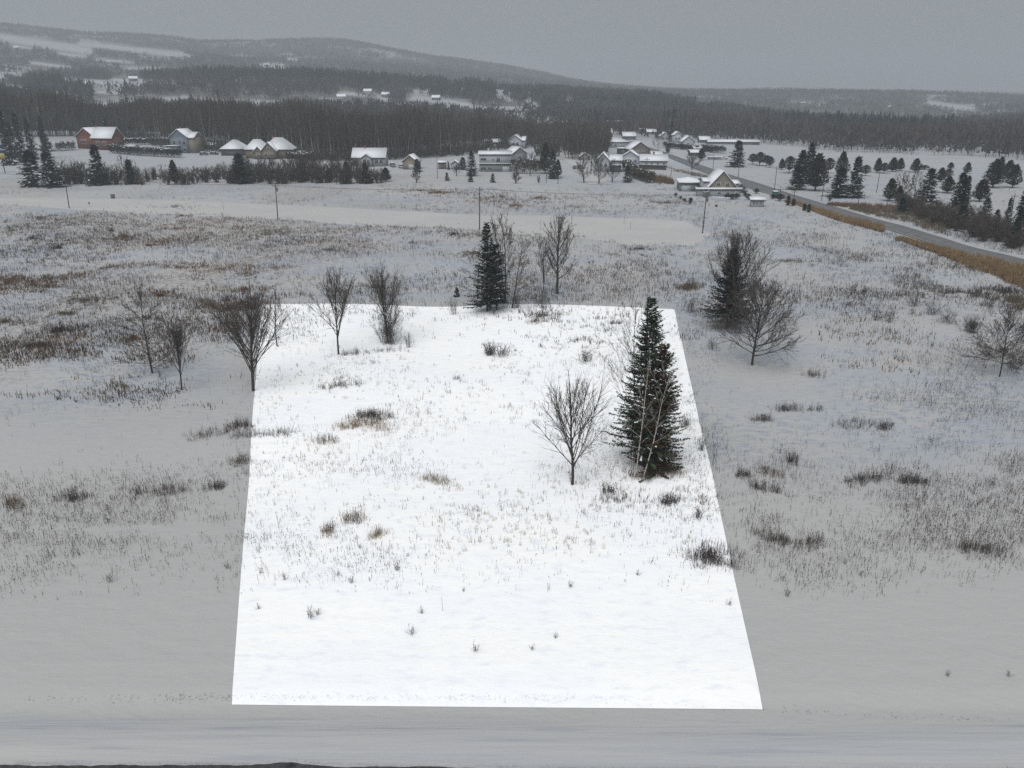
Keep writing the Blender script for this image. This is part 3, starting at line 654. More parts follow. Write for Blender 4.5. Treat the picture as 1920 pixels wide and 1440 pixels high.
for k, (x0, y0, a, b, n, pal, h) in enumerate(PATCH):
    n = int(n * (.62 if x0 < 700 else .9)); a *= 1.15; b *= 1.2
    q = np.random.default_rng(400 + k); th = q.uniform(0, 6.28, n); r_ = np.abs(q.normal(0, .8, n))
    X, Y = world(x0 + a * r_ * np.cos(th), y0 + b * r_ * np.sin(th)); kk = fbm(X, Y, 4, 55 + k) > .46; X, Y = X[kk], Y[kk]
    tufts(mg, X, Y, 6, h * .5, h * 1.1, .03 if y0 > 640 else .055, .35, pal, 0, 500 + k)
tag(mg.build('dry_grass', M_WEED), 'dead tan and rust coloured grass lying in patches on the snow', None, None, 'stuff')
# tall tan grass in the road ditch
md = MB()
def ditch(poly_u, poly_l, n, pal, h, seed):
    q = np.random.default_rng(seed); xs_ = q.uniform(poly_u[0][0] - 8, poly_u[-1][0], n); s_ = q.uniform(0, 1, n) + q.normal(0, .12, n) + .5 * (fbm(xs_, xs_ * 0, 14, seed) - .5)
    yu = np.interp(xs_, *zip(*poly_u)); yl = np.interp(xs_, *zip(*poly_l)); X, Y = world(xs_, yu + (yl - yu) * s_)
    tufts(md, X, Y, 7, h * .6, h, .07, .5, pal, .0, seed)
DU = [(1690,449),(1760,467),(1840,489),(1940,518)]; DL = [(1692,452),(1760,478),(1840,508),(1940,548)]
ditch(DU, DL, 4200, 'tan', .9, 71); ditch([(a, b + (d-b)*.62) for (a, b), (c, d) in zip(DU, DL)], DL, 1900, 'rust', .7, 72)
ditch([(1490,379),(1550,397),(1655,428)], [(1490,383),(1550,405),(1655,437)], 1800, 'tan', .8, 73)
ditch([(1480,376),(1550,402),(1660,434)], [(1480,380),(1550,407),(1660,440)], 600, 'rust', .6, 74)
ditch([(1560,382),(1700,388),(1790,404)], [(1560,386),(1700,402),(1790,424)], 1700, 'rust', .8, 75)
ditch([(1600,390),(1700,402),(1780,420)], [(1600,394),(1700,418),(1780,440)], 900, 'olive', .9, 76)
ditch([(1190,320),(1230,330),(1262,342)], [(1190,326),(1230,342),(1262,346)], 1200, 'rust', 1.2, 77)
ditch([(1270,318),(1310,326),(1330,332)], [(1270,322),(1310,332),(1330,336)], 300, 'olive', .6, 78)
tag(md.build('roadside_grass', M_WEED), 'tall tan reeds and grass filling the ditch along the road', None, None, 'stuff')
# line of grit and dead grass at the lane edge in front
mr_ = MB(); q = np.random.default_rng(9); n = 2600; xs_ = q.uniform(-20, 1900, n)
ys_ = np.interp(xs_, [0, 440, 1080, 1300, 1900], [1308, 1305, 1307, 1318, 1350]) + q.normal(0, 3.5, n)
k = q.uniform(size=n) < L_(xs_, [0, 300, 450, 1090, 1200, 1900], [.10, .2, .9, .8, .3, .08]) * fbm(xs_, xs_ * 0, 30, 4) * 1.3
X, Y = world(xs_[k], ys_[k]); tufts(mr_, X, Y, 3, .04, .09, .018, .06, 'grey', 0.0, 12)
nn_ = 7000; xs_ = q.uniform(-20, 1950, nn_); ys_ = 1433 - np.abs(q.normal(0, 3.0, nn_)) - 6 * np.exp(-((xs_ - 540) / 45.) ** 2) + .016 * np.clip(xs_ - 620, 0, 600); k = q.uniform(size=nn_) < fbm(xs_, xs_ * 0, 50, 14)
X, Y = world(xs_[k], ys_[k]); tufts(mr_, X, Y, 3, .028, .036, .012, .08, 'dark', 0.0, 13)
tag(mr_.build('road_grit', M_WEED), 'line of grit and clipped grass along the ploughed edge', None, None, 'stuff')

# clumps one can point at: each its own thing
def clump(px, py, wpx, hpx, pals, label, seed, cat='grass clump', name='grass_clump', n=None, tilt=0):
    x, y, z = G(px, py); u = unit(x, y); t = thing(name, label, cat, (x, y, z))
    q = np.random.default_rng(seed); n = n or int(20 + wpx * 1.1) * (2 if 'golden tan' in label else 1); m = MB(); W_ = wpx * u * .7; D_ = max(.8, hpx * u * 2.6); cn_ = q.uniform(-.75, .75, (5, 2)); tilt = tilt or float(q.uniform(-.5, .5))
    for i, pal in enumerate(pals):
        k = n // len(pals); th = q.uniform(0, 6.28, k); r_ = np.sqrt(q.uniform(0, 1, k)) * q.uniform(.7, 1.1, k)
        ci_ = q.integers(0, 5, k); dx = W_ * (cn_[ci_, 0] + .34 * q.normal(0, 1, k)); X = dx; Y = D_ * (cn_[ci_, 1] * .7 + .34 * q.normal(0, 1, k)) + dx * tilt + i * .35 - .2
        tufts(m, X, Y, 5, .25, .85, .022, .22, pal, .028 if pal == 'dark' else 0, seed + i, ground_h(X + x, Y + y) - z)
    m.build('stalks', M_WEED, t)
for i, c in enumerate([
 (398,812,56,8,('dark','rust'),'dense brown and rust clump left of the lot boundary'),
 (450,800,46,6,('dark','olive'),'dark weed clump touching the left lot boundary'),
 (500,815,70,6,('dark',),'low dark weed line just inside the left lot boundary'),
 (692,798,64,12,('tan','tan','tan','dark'),'golden tan grass clump, the largest inside the lot'),
 (708,780,56,7,('dark',),'dark stalks behind the golden tan clump'),
 (615,828,30,8,('tan','dark'),'tan and dark grass clump left of the golden one'),
 (650,800,40,6,('tan',),'thin tan grass between the two tan clumps'),
 (285,925,70,8,('dark','olive'),'long dark weed clump in the lower left meadow'),
 (140,935,30,5,('dark',),'small dark weed clump near the left picture edge'),
 (30,950,36,5,('olive','rust'),'curved brown grass clump at the left picture edge'),
 (460,868,30,7,('olive','dark'),'olive weed clump beside the left lot boundary'),
 (405,915,26,5,('dark',),'short dark weeds left of the lot boundary'),
 (660,975,40,9,('dark','tan'),'dark and tan stalks in the lower left of the lot'),
 (615,1000,22,8,('tan','dark'),'thin tan tufts in the lower left of the lot'),
 (705,1002,24,5,('tan',),'short tan tuft right of the thin ones'),
 (812,905,50,9,('tan','olive'),'wide pale tan grass clump in the middle of the lot'),
 (1003,604,36,7,('dark','rust'),'reddish weed clump near the back edge of the lot'),
 (1500,768,56,6,('dark',),'dark weed clump in the right meadow below the round crowned tree'),
 (1420,785,28,5,('dark',),'small dark weed clump left of the larger one'),
 (1530,705,24,8,('olive','dark'),'brownish weeds in the right meadow'),
 (1442,885,30,11,('dark','rust'),'brown upright weed clump right of the lot'),
 (1395,893,22,6,('dark',),'leaning dark weeds nearest the right lot boundary'),
 (1437,920,44,7,('dark','dark'),'slanting dark weed clump right of the lot', ),
 (1482,862,22,8,('dark',),'narrow dark weeds above the slanting clump'),
 (1628,898,64,7,('dark',),'compact dark weed clump in the right meadow'),
 (1722,905,46,6,('dark',),'thin dark weeds right of the compact clump'),
 (1600,795,50,10,('dark','olive'),'loose weed clump in the middle of the right meadow'),
 (1655,800,24,4,('dark',),'small dark clump at the end of the loose one'),
 (1453,1010,70,6,('dark','olive'),'wide dark weed clump low on the right of the lot'),
 (1530,1020,24,10,('olive','dark'),'thin olive weeds right of the wide dark clump'),
 (1818,1030,56,6,('dark','olive'),'curved dark grass clump far right in the lower meadow'),
 (1340,1052,46,7,('dark',),'dark weeds straddling the right lot boundary'),
 (1258,938,40,7,('dark',),'dark weeds below the big spruce'),
 (1138,920,20,10,('dark',),'thin weeds right of the young maple'),
 (642,722,60,8,('dark',),'dark weed clump in the lot below the straight ash tree'),
 (690,662,70,6,('dark','grey'),'wide low twiggy weeds at the foot of the bushy birch'),
 (1225,892,80,8,('dark','rust'),'brown weeds round the foot of the big spruce')]):
    clump(*c, seed=700 + i * 3)
# single small plants low in the lot and the grey snow
pm = [shrub(900 + k, .75, .5, 8, twig=.0055).mesh('stems', [mat('pale_twig', (.16, .15, .15), .9, .3, 3)]) for k in range(3)]
for i, (px, py, s, lb) in enumerate([(580,1160,1.1,'twiggy dead plant low in the lot, left one of a pair'),(596,1154,.8,'twiggy dead plant low in the lot, right one of a pair'),(773,1190,.95,'brownish plant with drooping seed heads in the lower lot'),(791,1150,.7,'small brown plant above the drooping one'),
 (891,1222,.9,'pale dead plant near the front of the lot'),(998,1220,.6,'tiny dark plant near the front of the lot'),(1042,1198,.6,'tiny pale plant in the front of the lot'),(1070,1102,.8,'small dead plant below the young maple'),(533,1088,.8,'dark little plant near the left lot boundary'),
 (488,1076,.6,'smallest dark plant at the left lot boundary'),(658,1094,.8,'olive little plant in the lower left of the lot'),(635,1080,.7,'grey plant beside the olive one'),(745,1070,.9,'bluish grey plant in the lower middle of the lot'),(426,1066,.9,'dead plant just outside the left lot boundary'),
 (205,1092,1.0,'leaning dead plant in the lower left meadow'),(1195,1080,.6,'small plant in the lower right of the lot'),(1777,1268,.6,'little dark plant alone in the lower right snow'),(1890,1268,.6,'faint plant at the lower right picture edge'),(485,1142,.6,'pale tuft beside the left lot boundary'),
 (1475,1118,.9,'dead plant right of the lot in the lower snow'),(1368,1136,.7,'faint dead plant inside the lower right boundary'),(870,1110,.5,'tiny tuft in the lower middle of the lot')]):
    x, y, z = G(px, py); place([('stems', pm[i % 3])], 'dead_plant', lb, 'plant', (x, y, z - .02), i * 1.3, s)
# reddish survey stake
x, y, z = G(830, 1146); H = top_h(x, y, z, 1119); m = MB(); m.segs([[0,0,-.1]], [[-.03, 0, H]], .014, .010, 6); o = m.build('survey_stake', mat('stake_red', (.42, .22, .20), .7, .1)); o.location = (x, y, z)
tag(o, 'thin reddish survey stake standing low in the lot', 'stake')
# ------------------------------------------------------------------ the wood behind the houses
WX = [-40, 0, 60, 110, 150, 200, 230, 300, 400, 500, 600, 760, 860, 960, 1040, 1120, 1160]
WTOP = [170, 166, 168, 162, 176, 192, 186, 178, 180, 188, 194, 204, 212, 222, 230, 240, 250]
WBASE = [262, 262, 262, 262, 266, 272, 274, 281, 286, 291, 302, 299, 292, 280, 276, 284, 280]
wood_protos = []
for k in range(7):
    T, C = bare_tree(1000 + k, 24, .17 if k < 5 else .13, tf=.32, nprim=24, nsec=4, nter=2, r0=.20, low=38, twig=.045, curve=.18, stems=1)
    tm = (mat('pale_bark', (.20, .185, .165), .9, .35, 4) if k in (1, 5) else mat('grey_bark', (.085, .075, .066), .9, .4, 4))
    wood_protos.append((T.mesh('trunk', [tm], True), C.mesh('crown', [mat('wood_twigs', (.058, .050, .041), .9, .25, 1)]), T, C))
q = np.random.default_rng(17)
def wood_point(px, py, tp):
    x, y = P(px, py); z = float(ground_h(x, y)); return x, y, z
cnt = 0; N_IND = 250
WG = 'bare trees along the front of the wood behind the houses'
for i in range(N_IND):
    px = -25 + 1150 * (i + q.uniform(0, 1)) / N_IND; row = q.uniform(0, 1) ** 1.5
    py = np.interp(px, WX, WBASE) - row * 9; tp = np.interp(px, WX, WTOP) + q.normal(1, 7) + 26 * (float(fbm(px, 0., 55, 19)) - .5) + 4 * (1 - row)
    x, y, z = wood_point(px, py, tp); H = top_h(x, y, z, tp)
    k = int(q.integers(0, 7)); sc = H / 24
    t = place([('trunk', wood_protos[k][0]), ('crown', wood_protos[k][1])], 'bare_tree', 'tall slender bare tree in the front rows of the wood behind the houses', 'tree', (x, y, z - .2), q.uniform(0, 6.28), (1.15, 1.15, sc), WG)
# the depth of the wood and the forests beyond, as merged masses (far past three hundred trees)
def blades_forest(m, X, Y, H, W, col, k, rs, conifer=False, top_w=.25):
    """each tree a bundle of k thin upright slivers round its stem"""
    n = len(X); Z = ground_h(X, Y)
    X = np.repeat(X, k); Y = np.repeat(Y, k); Z = np.repeat(Z, k); H = np.repeat(H, k); W = np.repeat(W, k); C = np.repeat(col, k, 0) * rs.uniform(.7, 1.35, (n * k, 1))
    N = n * k; a = rs.uniform(0, 6.28, N); f = rs.uniform(0, 3.14, N)
    if conifer:
        t = rs.uniform(0.05, .92, N); rr = W * .5 * (1 - t) * rs.uniform(.4, 1, N); b = H * t; hh = H * .22
        ww = W * .28 * (1.1 - t)
    else:
        t = rs.uniform(.12, .70, N); rr = W * .5 * np.sqrt(rs.uniform(0, 1, N)) * np.sin(np.pi * (.25 + .7 * t)); b = H * t; hh = H * rs.uniform(.18, .36, N) * (.7 if k < 20 else 1); ww = W * (.10 if k < 20 else .055)
    cx, cy = X + rr * np.cos(a), Y + rr * np.sin(a); ux, uy = np.cos(f) * ww, np.sin(f) * ww
    tx, ty = cx + rr * .35 * np.cos(a), cy + rr * .35 * np.sin(a)
    if conifer: tx, ty = cx - rr * .5 * np.cos(a), cy - rr * .5 * np.sin(a)
    V = np.stack([np.stack([cx - ux, cy - uy, Z + b], -1), np.stack([cx + ux, cy + uy, Z + b], -1), np.stack([tx, ty, Z + np.minimum(b + hh, H * 1.02)], -1)], 1).reshape(-1, 3)
    m.add(V, np.arange(N * 3).reshape(-1, 3), 0, np.repeat(C, 3, 0))
    # stems
    s0 = slice(0, None, k); m.segs(np.stack([X[s0], Y[s0], Z[s0] - .3], -1), np.stack([X[s0], Y[s0], Z[s0] + H[s0] * .85], -1), W[s0] * .022, W[s0] * .008, 3, 0, None)
M_FOREST = M_WEED
mw = MB(); n = 1700; xs_ = q.uniform(-25, 1130, n); row = q.uniform(0, 1, n)
ys_ = np.interp(xs_, WX, WBASE) - 8 - row * 16; X, Y = world(xs_, ys_); rr_ = np.hypot(X, Y); sc_ = np.minimum(rr_, 560) / rr_; X, Y = X * sc_, Y * sc_
Z = ground_h(X, Y); _, s_ = azslope(xs_, np.interp(xs_, WX, WTOP) + 1 + 26 * (fbm(xs_, xs_ * 0, 55, 19) - .5) + q.normal(0, 6, n)); H = np.clip(CAM_H + np.hypot(X, Y) * s_ - Z, 8, 34)
brown = np.array([(.074, .062, .050)]) * (.5 + fbm(xs_, row * 60, 38, 27)[:, None]) * q.uniform(.7, 1.3, (n, 1))
blades_forest(mw, X, Y, H, np.full(n, 6.0), brown, 34, q)
# low brush at the foot of the wood
n = 1600; xs_ = q.uniform(-25, 1130, n); ys_ = np.interp(xs_, WX, WBASE) - q.uniform(-1, 8, n); X, Y = world(xs_, ys_)
blades_forest(mw, X, Y, q.uniform(2, 5.5, n), np.full(n, 4.0), np.array([(.050, .043, .036)]) * q.uniform(.7, 1.2, (n, 1)), 16, q)
tag(mw.build('bare_wood', M_FOREST), 'brown leafless wood filling the ground behind the houses', None, None, 'stuff')
# village grove right of the side street
mv = MB()
def grove(m, x0, x1, y0, y1, tp, n, W, col, k=30, con=False):
    xs_ = q.uniform(x0, x1, n); ys_ = q.uniform(y0, y1, n); X, Y = world(xs_, ys_); Z = ground_h(X, Y); _, s_ = azslope(xs_, tp + q.normal(0, 4, n))
    H = np.clip(CAM_H + np.hypot(X, Y) * s_ - Z, 2, 30); blades_forest(m, X, Y, H, np.full(n, W), np.array([col]) * q.uniform(.7, 1.25, (n, 1)), k, q, con)
grove(mv, 1040, 1140, 262, 282, 232, 120, 5.5, (.068,.056,.045), 34); grove(mv, 1056, 1136, 285, 300, 240, 60, 5.0, (.065, .055, .045), 40); grove(mv, 985, 1050, 262, 272, 232, 40, 5, (.07, .058, .05)); grove(mv, 1040, 1190, 250, 262, 226, 70, 5, (.07, .055, .05))
grove(mv, 1190, 1340, 244, 256, 222, 160, 6, (.085, .058, .055), 26); grove(mv, 1300, 1345, 258, 262, 240, 16, 4, (.07, .055, .05))
grove(mv, 1160, 1330, 252, 262, 240, 60, 3, (.03, .034, .03), 20, True); grove(mv, 1010, 1050, 290, 300, 262, 14, 5, (.05, .045, .04), 40)
tag(mv.build('village_trees', M_FOREST), 'far bare trees crowding among the village roofs', None, None, 'stuff')
# forests of the valley and hills
def hill_points(n, r0, r1, pw=1.0):
    az = q.uniform(R(-36), R(36), n); r_ = (r0 ** 2 + (r1 ** 2 - r0 ** 2) * q.uniform(0, 1, n)) ** .5
    X, Y = r_ * np.sin(az), r_ * np.cos(az); Z = ground_h(X, Y); px, py = project(X, Y, Z); return X, Y, Z, px, py, r_
mf = MB()
X, Y, Z, px, py, r_ = hill_points(46000, 430, 1500)
keep = (field_mask(px, py) < .25) & (field_mask(px, py - 7) < .5) & ((fbm(X, Y, 110, 3, 4) + q.normal(0, .05, len(X)) > .34) | (r_ < 650) | (px > 1250))
edge = np.interp(px, [1130,1230,1330,1420,1500,1560,1700,1800,1920], [262,262,264,270,276,285,290,293,303])
left = px < 1240
keep &= np.where(left, (r_ > 640) & ~((r_ > 700) & (r_ < 985) & (fbm(X, Y, 75, 41) > .50) & (px < 1000)), py < edge)
keep &= ~((r_ < 520) & (px < 1240))
X, Y, Z, px, py, r_ = [v[keep] for v in (X, Y, Z, px, py, r_)]
con = (fbm(X, Y, 90, 51) > np.where((r_ > 1000) & (px < 950) & (px > 230), .45, .60)) & ~((px > 1500) & (r_ < 520))
n = len(X); H = q.uniform(8, 15, n) * np.where(con, 1.15, 1) ; H = np.where((px > 1240) & (r_ < 700), H * 1.15, H)
c1 = np.array([(.060, .055, .055)]) * q.uniform(.7, 1.35, (n, 1)); c1[(px > 1240) & (fbm(X, Y, 60, 61) > .6)] *= [1.15, .9, .85]
blades_forest(mf, X[~con], Y[~con], H[~con], q.uniform(5, 8, n)[~con], c1[~con], 12, q)
c2 = np.array([(.028, .034, .033)]) * q.uniform(.7, 1.4, (n, 1)); blades_forest(mf, X[con], Y[con], H[con] * .98, q.uniform(5, 8, n)[con], c2[con], 12, q, True)
tag(mf.build('valley_forest', M_FOREST), 'dark mixed forest across the valley behind the village', None, None, 'stuff')
mh = MB()
X, Y, Z, px, py, r_ = hill_points(62000, 1500, 3250)
keep = (field_mask(px, py) < .3) & (field_mask(px, py - 4) < .5) & (field_mask(px, py - 8) < .9) & (fbm(X, Y, 110, 3, 4) + q.normal(0, .05, len(X)) > .36); X, Y, Z, px, py, r_ = [v[keep] for v in (X, Y, Z, px, py, r_)]
con = fbm(X, Y, 140, 71) > .62; n = len(X)
blades_forest(mh, X[~con], Y[~con], q.uniform(8, 14, n)[~con], np.full(n, 11.)[~con], (np.array([(.062, .060, .062)]) * q.uniform(.6, 1.4, (n, 1)))[~con], 6, q)
blades_forest(mh, X[con], Y[con], q.uniform(8, 15, n)[con], np.full(n, 8.)[con], (np.array([(.03, .035, .036)]) * q.uniform(.7, 1.4, (n, 1)))[con], 6, q, True)
tag(mh.build('hillside_forest', M_FOREST), 'grey winter forest covering the far hills', None, None, 'stuff')

# brushy hedge row below the houses, left: individual bare shrubs
sp_ = [shrub(1300 + k, 5.0, 2.2, 20, twig=.04).mesh('stems', [mat('brush_twigs', (.075, .062, .052), .9, .3, 1)]) for k in range(5)]
BG = 'leafless brush along the hedge row below the houses'
for i in range(105):
    px = 100 + 625 * (i + q.uniform(0, 1)) / 105; py = 347 - q.uniform(0, 1) ** 1.6 * 12 - (2 if px > 400 else 0)
    hh = np.interp(px, [100, 200, 300, 420, 520, 600, 700, 725], [46, 40, 26, 42, 46, 46, 36, 18]) * (q.uniform(.35, 1.1) if px < 430 else q.uniform(.6, 1.1))
    x, y, z = G(px, py); H = top_h(x, y, z, py - hh)
    place([('stems', sp_[i % 5])], 'bare_shrub', 'leafless grey brown shrub in the brushy hedge row below the houses', 'shrub', (x, y, z - .1), q.uniform(0, 6.28), (H / 5 * 1.1, H / 5 * 1.1, H / 5), BG)
# thicket beyond the road on the right
TG = 'leafless brush of the roadside thicket on the right'
for i in range(90):
    px = 1690 + 240 * (i + q.uniform(0, 1)) / 90; base = np.interp(px, [1690, 1760, 1850, 1930], [392, 428, 455, 478]); py = base - q.uniform(0, 1) * np.interp(px, [1690, 1760, 1930], [6, 26, 46])
    x, y, z = G(px, py); H = q.uniform(2.0, 4.2)
    place([('stems', sp_[i % 5])], 'bare_shrub', 'leafless brown shrub in the thicket beyond the road on the right', 'shrub', (x, y, z - .1), q.uniform(0, 6.28), (H / 5 * 1.7, H / 5 * 1.7, H / 5), TG)

# ------------------------------------------------------------------ evergreens: shared meshes, one copy per tree
def protos(fn, seeds, mats, **kw):
    out_ = []
    for s in seeds:
        T, C = fn(s, **kw); out_.append((T.mesh('trunk', [M_BARK], True), C.mesh('crown', mats)))
    return out_
SPR = protos(spruce, (41, 42, 43), [M_NEEDLE, M_CAP], H=12, Rb=3.2, levels=26, per=8, step=.45, spray=1.1, wid=.42, brown=.04, snow=.10, tf=.04, col=(.028, .042, .036))
SPS = protos(spruce, (44, 45), [M_NEEDLE, M_CAP], H=12, Rb=3.2, levels=24, per=8, step=.45, spray=1.1, wid=.42, brown=.0, snow=.45, tf=.05, col=(.028, .040, .042))
CED = protos(cloud_tree, (51, 52, 53), [M_NEEDLE], H=8, Wd=5, tf=.13, n=1500, leaf=.7, col=(.040, .037, .028), shape='cone')
DOM = protos(cloud_tree, (54, 55, 56), [M_NEEDLE], H=6, Wd=7, tf=.25, n=1500, leaf=.6, col=(.045, .040, .034), shape='dome')
COLM = protos(cloud_tree, (57,), [M_NEEDLE], H=6, Wd=2.2, tf=.02, n=900, leaf=.5, col=(.035, .042, .030), shape='col')
NOM = {'S': (SPR, 12, 6.4, 'spruce_tree'), 'W': (SPS, 12, 6.4, 'spruce_tree'), 'C': (CED, 8, 5.0, 'cedar_tree'), 'D': (DOM, 6, 7.0, 'pine_tree'), 'L': (COLM, 6, 2.2, 'cedar_tree')}
def ever(kind, px, py, tp, wpx, label, group=None):
    pr, H0, W0, nm = NOM[kind]; x, y, z = G(px, py); H = top_h(x, y, z, tp); W_ = wpx * unit(x, y, z)
    i = int(q.integers(0, len(pr))); return place([('trunk', pr[i][0]), ('crown', pr[i][1])], nm, label, 'tree', (x, y, z - .1), q.uniform(0, 6.28), (W_ / W0, W_ / W0, H / H0), group)
for e in [
 ('S',65,349,282,50,'broad dark spruce at the left end of the brushy hedge row'), ('W',97,351,284,44,'snow dusted bluish spruce right of the broad one'), ('W',88,281,250,26,'snow laden spruce left of the red brick house'),
 ('S',188,347,272,42,'dark narrow spruce in the hedge row below the red brick house'), ('S',452,344,288,48,'dense dark spruce in the hedge row below the hip roofed garage'), ('S',246,345,300,30,'small olive spruce in the hedge row right of the dark narrow one'), ('S',20,262,228,24,'small dark spruce at the left picture edge before the wood'), ('S',8,256,206,30,'tall dark spruce in the wood at the left picture edge'), ('S',34,257,214,26,'dark spruce in the left end of the wood'), ('S',54,258,222,22,'shorter dark spruce in the left end of the wood'), ('S',182,269,224,16,'narrow dark spruce in the wood above the brick house'), ('S',204,271,222,18,'dark spruce in the wood right of the brick house roof'), ('S',80,257,220,20,'small dark spruce in the wood above the snow laden one'),
 ('C',328,346,300,22,'slim evergreen in the hedge row below the blue house'), ('S',686,344,306,26,'small spruce below the white bungalow'), ('S',650,344,304,26,'spruce in the hedge row left of the white bungalow'), ('C',724,340,314,22,'bushy evergreen at the right end of the hedge row'),
 ('S',782,322,298,22,'dark evergreen beside the beige garage'), ('W',838,339,323,12,'small blue spruce in the yard, left of two'), ('S',841,318,303,8,'tiny evergreen between the two sheds'),
 ('S',883,341,324,14,'young dark spruce below the tall blue spruce'), ('W',884,330,284,28,'tall snowy blue spruce left of the white modern house'), ('S',868,318,295,24,'dark evergreen behind the tall blue spruce'), ('W',924,342,325,14,'small spruce in front of the white modern house'),
 ('S',1036,335,283,28,'dark spruce at the foot of the side street'), ('C',1022,326,268,26,'bushy green evergreen beside the side street'), ('C',1046,332,300,18,'brown evergreen at the side street corner'), ('S',1090,252,238,14,'dark spruce above the village, left'), ('S',1131,290,245,14,'narrow dark spruce beside the village grove'), ('S',1071,265,238,12,'narrow spruce on top of the village'),
 ('W',1176,342,310,24,'small snowy spruce in front of the white gabled house'), ('S',1258,266,228,16,'tall dark spruce among the village roofs'), ('S',1177,250,228,18,'dark spruce left in the village'), ('L',1252,286,270,10,'dark columnar evergreen by the road bend'),
 ('S',1382,313,264,40,'big dark spruce on the golf course beside the road, leftmost'), ('C',1314,300,278,18,'dark evergreen beside the road above the pale fence'),
 ('D',1411,308,288,20,'flat topped pine, first of the slanting group'), ('D',1424,311,285,24,'flat topped pine, second of the slanting group'), ('D',1437,311,291,20,'flat topped pine, third of the slanting group'), ('D',1443,314,293,16,'smallest pine at the right end of the slanting group'),
 ('C',1465,318,297,14,'small brownish pine right of the slanting group'), ('D',1479,325,293,28,'round pine left of the tall spruces'), ('S',1514,345,268,36,'tallest spruce behind the dark clump on the golf course'), ('C',1500,340,282,34,'bushy evergreen in the dark clump'), ('C',1528,358,288,44,'wide brownish evergreen in the dark clump'),
 ('S',1493,356,310,40,'bluish spruce at the front of the dark clump'), ('D',1553,325,296,22,'round pine between the two dark clumps'), ('C',1577,332,284,26,'olive round pine above the second spruce group'), ('S',1572,370,314,50,'wide bluish spruce, left of the second group'), ('S',1600,371,294,38,'tall dark spruce, right of the second group'),
 ('D',1622,330,309,20,'small leaning pine right of the second group'), ('C',1645,324,296,18,'conical pine in the middle distance of the golf course'), ('D',1657,325,305,20,'low pine next to the conical one'), ('C',1673,322,295,22,'round pine in the row of four'), ('C',1687,320,296,18,'pine at the right end of the row of four'),
 ('C',1716,323,297,22,'conical pine standing apart with a visible trunk'), ('D',1733,318,309,18,'low pine right of the conical one'), ('C',1782,316,304,13,'small oval pine far out on the golf course'), ('C',1813,325,304,15,'pale conical young pine standing alone'),
 ('C',1667,377,334,28,'dark round evergreen near the roadside reeds, left'), ('C',1684,381,348,20,'dark round evergreen near the roadside reeds, right'), ('S',1690,400,370,30,'dark bushy spruce above the reeds'), ('S',1737,378,316,42,'leaning dark spruce in the middle of the right course'),
 ('C',1763,341,314,20,'round evergreen behind the leaning spruce'), ('D',1777,336,316,16,'small round evergreen behind the leaning spruce'), ('C',1776,362,330,26,'bushy pine between the spruces on the right'), ('S',1793,406,324,42,'large grey green spruce on the right'), ('S',1805,398,330,26,'narrow spruce against the large grey green one'), ('S',1800,427,384,34,'short dark green spruce at the edge of the thicket'),
 ('C',1836,378,336,32,'round brown pine on the right'), ('C',1861,352,298,36,'tall brown pine cluster on the right, left one'), ('C',1872,335,294,20,'pine rising behind the tall brown one'), ('C',1889,335,300,24,'dark oval pine near the right edge'), ('C',1898,352,308,26,'brownish pine at the right picture edge'),
 ('W',1845,412,370,28,'snowy blue spruce in the thicket, left'), ('W',1866,422,392,20,'small snowy spruce in the thicket, middle'), ('W',1886,424,370,18,'thin snowy spruce in the thicket, right'), ('S',1912,440,355,50,'big blue green spruce at the right picture edge'), ('S',1900,462,405,30,'green spruce low in the thicket at the right edge')]: ever(*e)
# small clipped evergreens round the gabled house
for i, (px, py, tp, wd, lb) in enumerate([(1267,368,361,8,'small dark round shrub, first of the row by the pool'),(1276,374,367,8,'small dark round shrub, second of the row by the pool'),(1283,378,371,9,'small dark round shrub, last of the row by the pool'),(1294,384,370,9,'little bushy evergreen left of the leaning pole'),(1296,377,370,6,'little dark evergreen behind the bushy one'),
 (1363,373,363,14,'dark shrub at the foundation of the gabled house, left'),(1372,374,363,14,'dark shrub at the foundation of the gabled house, middle'),(1380,373,362,14,'dark shrub at the foundation of the gabled house, right'),(1397,368,361,10,'dark shrub beside the driveway'),(1403,375,363,13,'pale green round shrub beside the playhouse'),
 (1418,363,353,12,'dark evergreen shrub near the road'),(1449,373,364,12,'dark shrub beside the green bin, left'),(1462,377,363,18,'dark shrub beside the green bin, right'),(1343,388,383,6,'tiny shrub in the snowy yard')]):
    ever('D', px, py, tp, wd, lb)
for i, (px, py, tp) in enumerate([(1477,385,366),(1487,386,372),(1508,395,381),(1516,398,382)]):
    ever('L', px, py, tp, 8, ['dark columnar cedar by the roadside poles, first of four','dark columnar cedar, second of four by the road','dark columnar cedar, third of four by the road','dark columnar cedar, last of four by the road'][i])
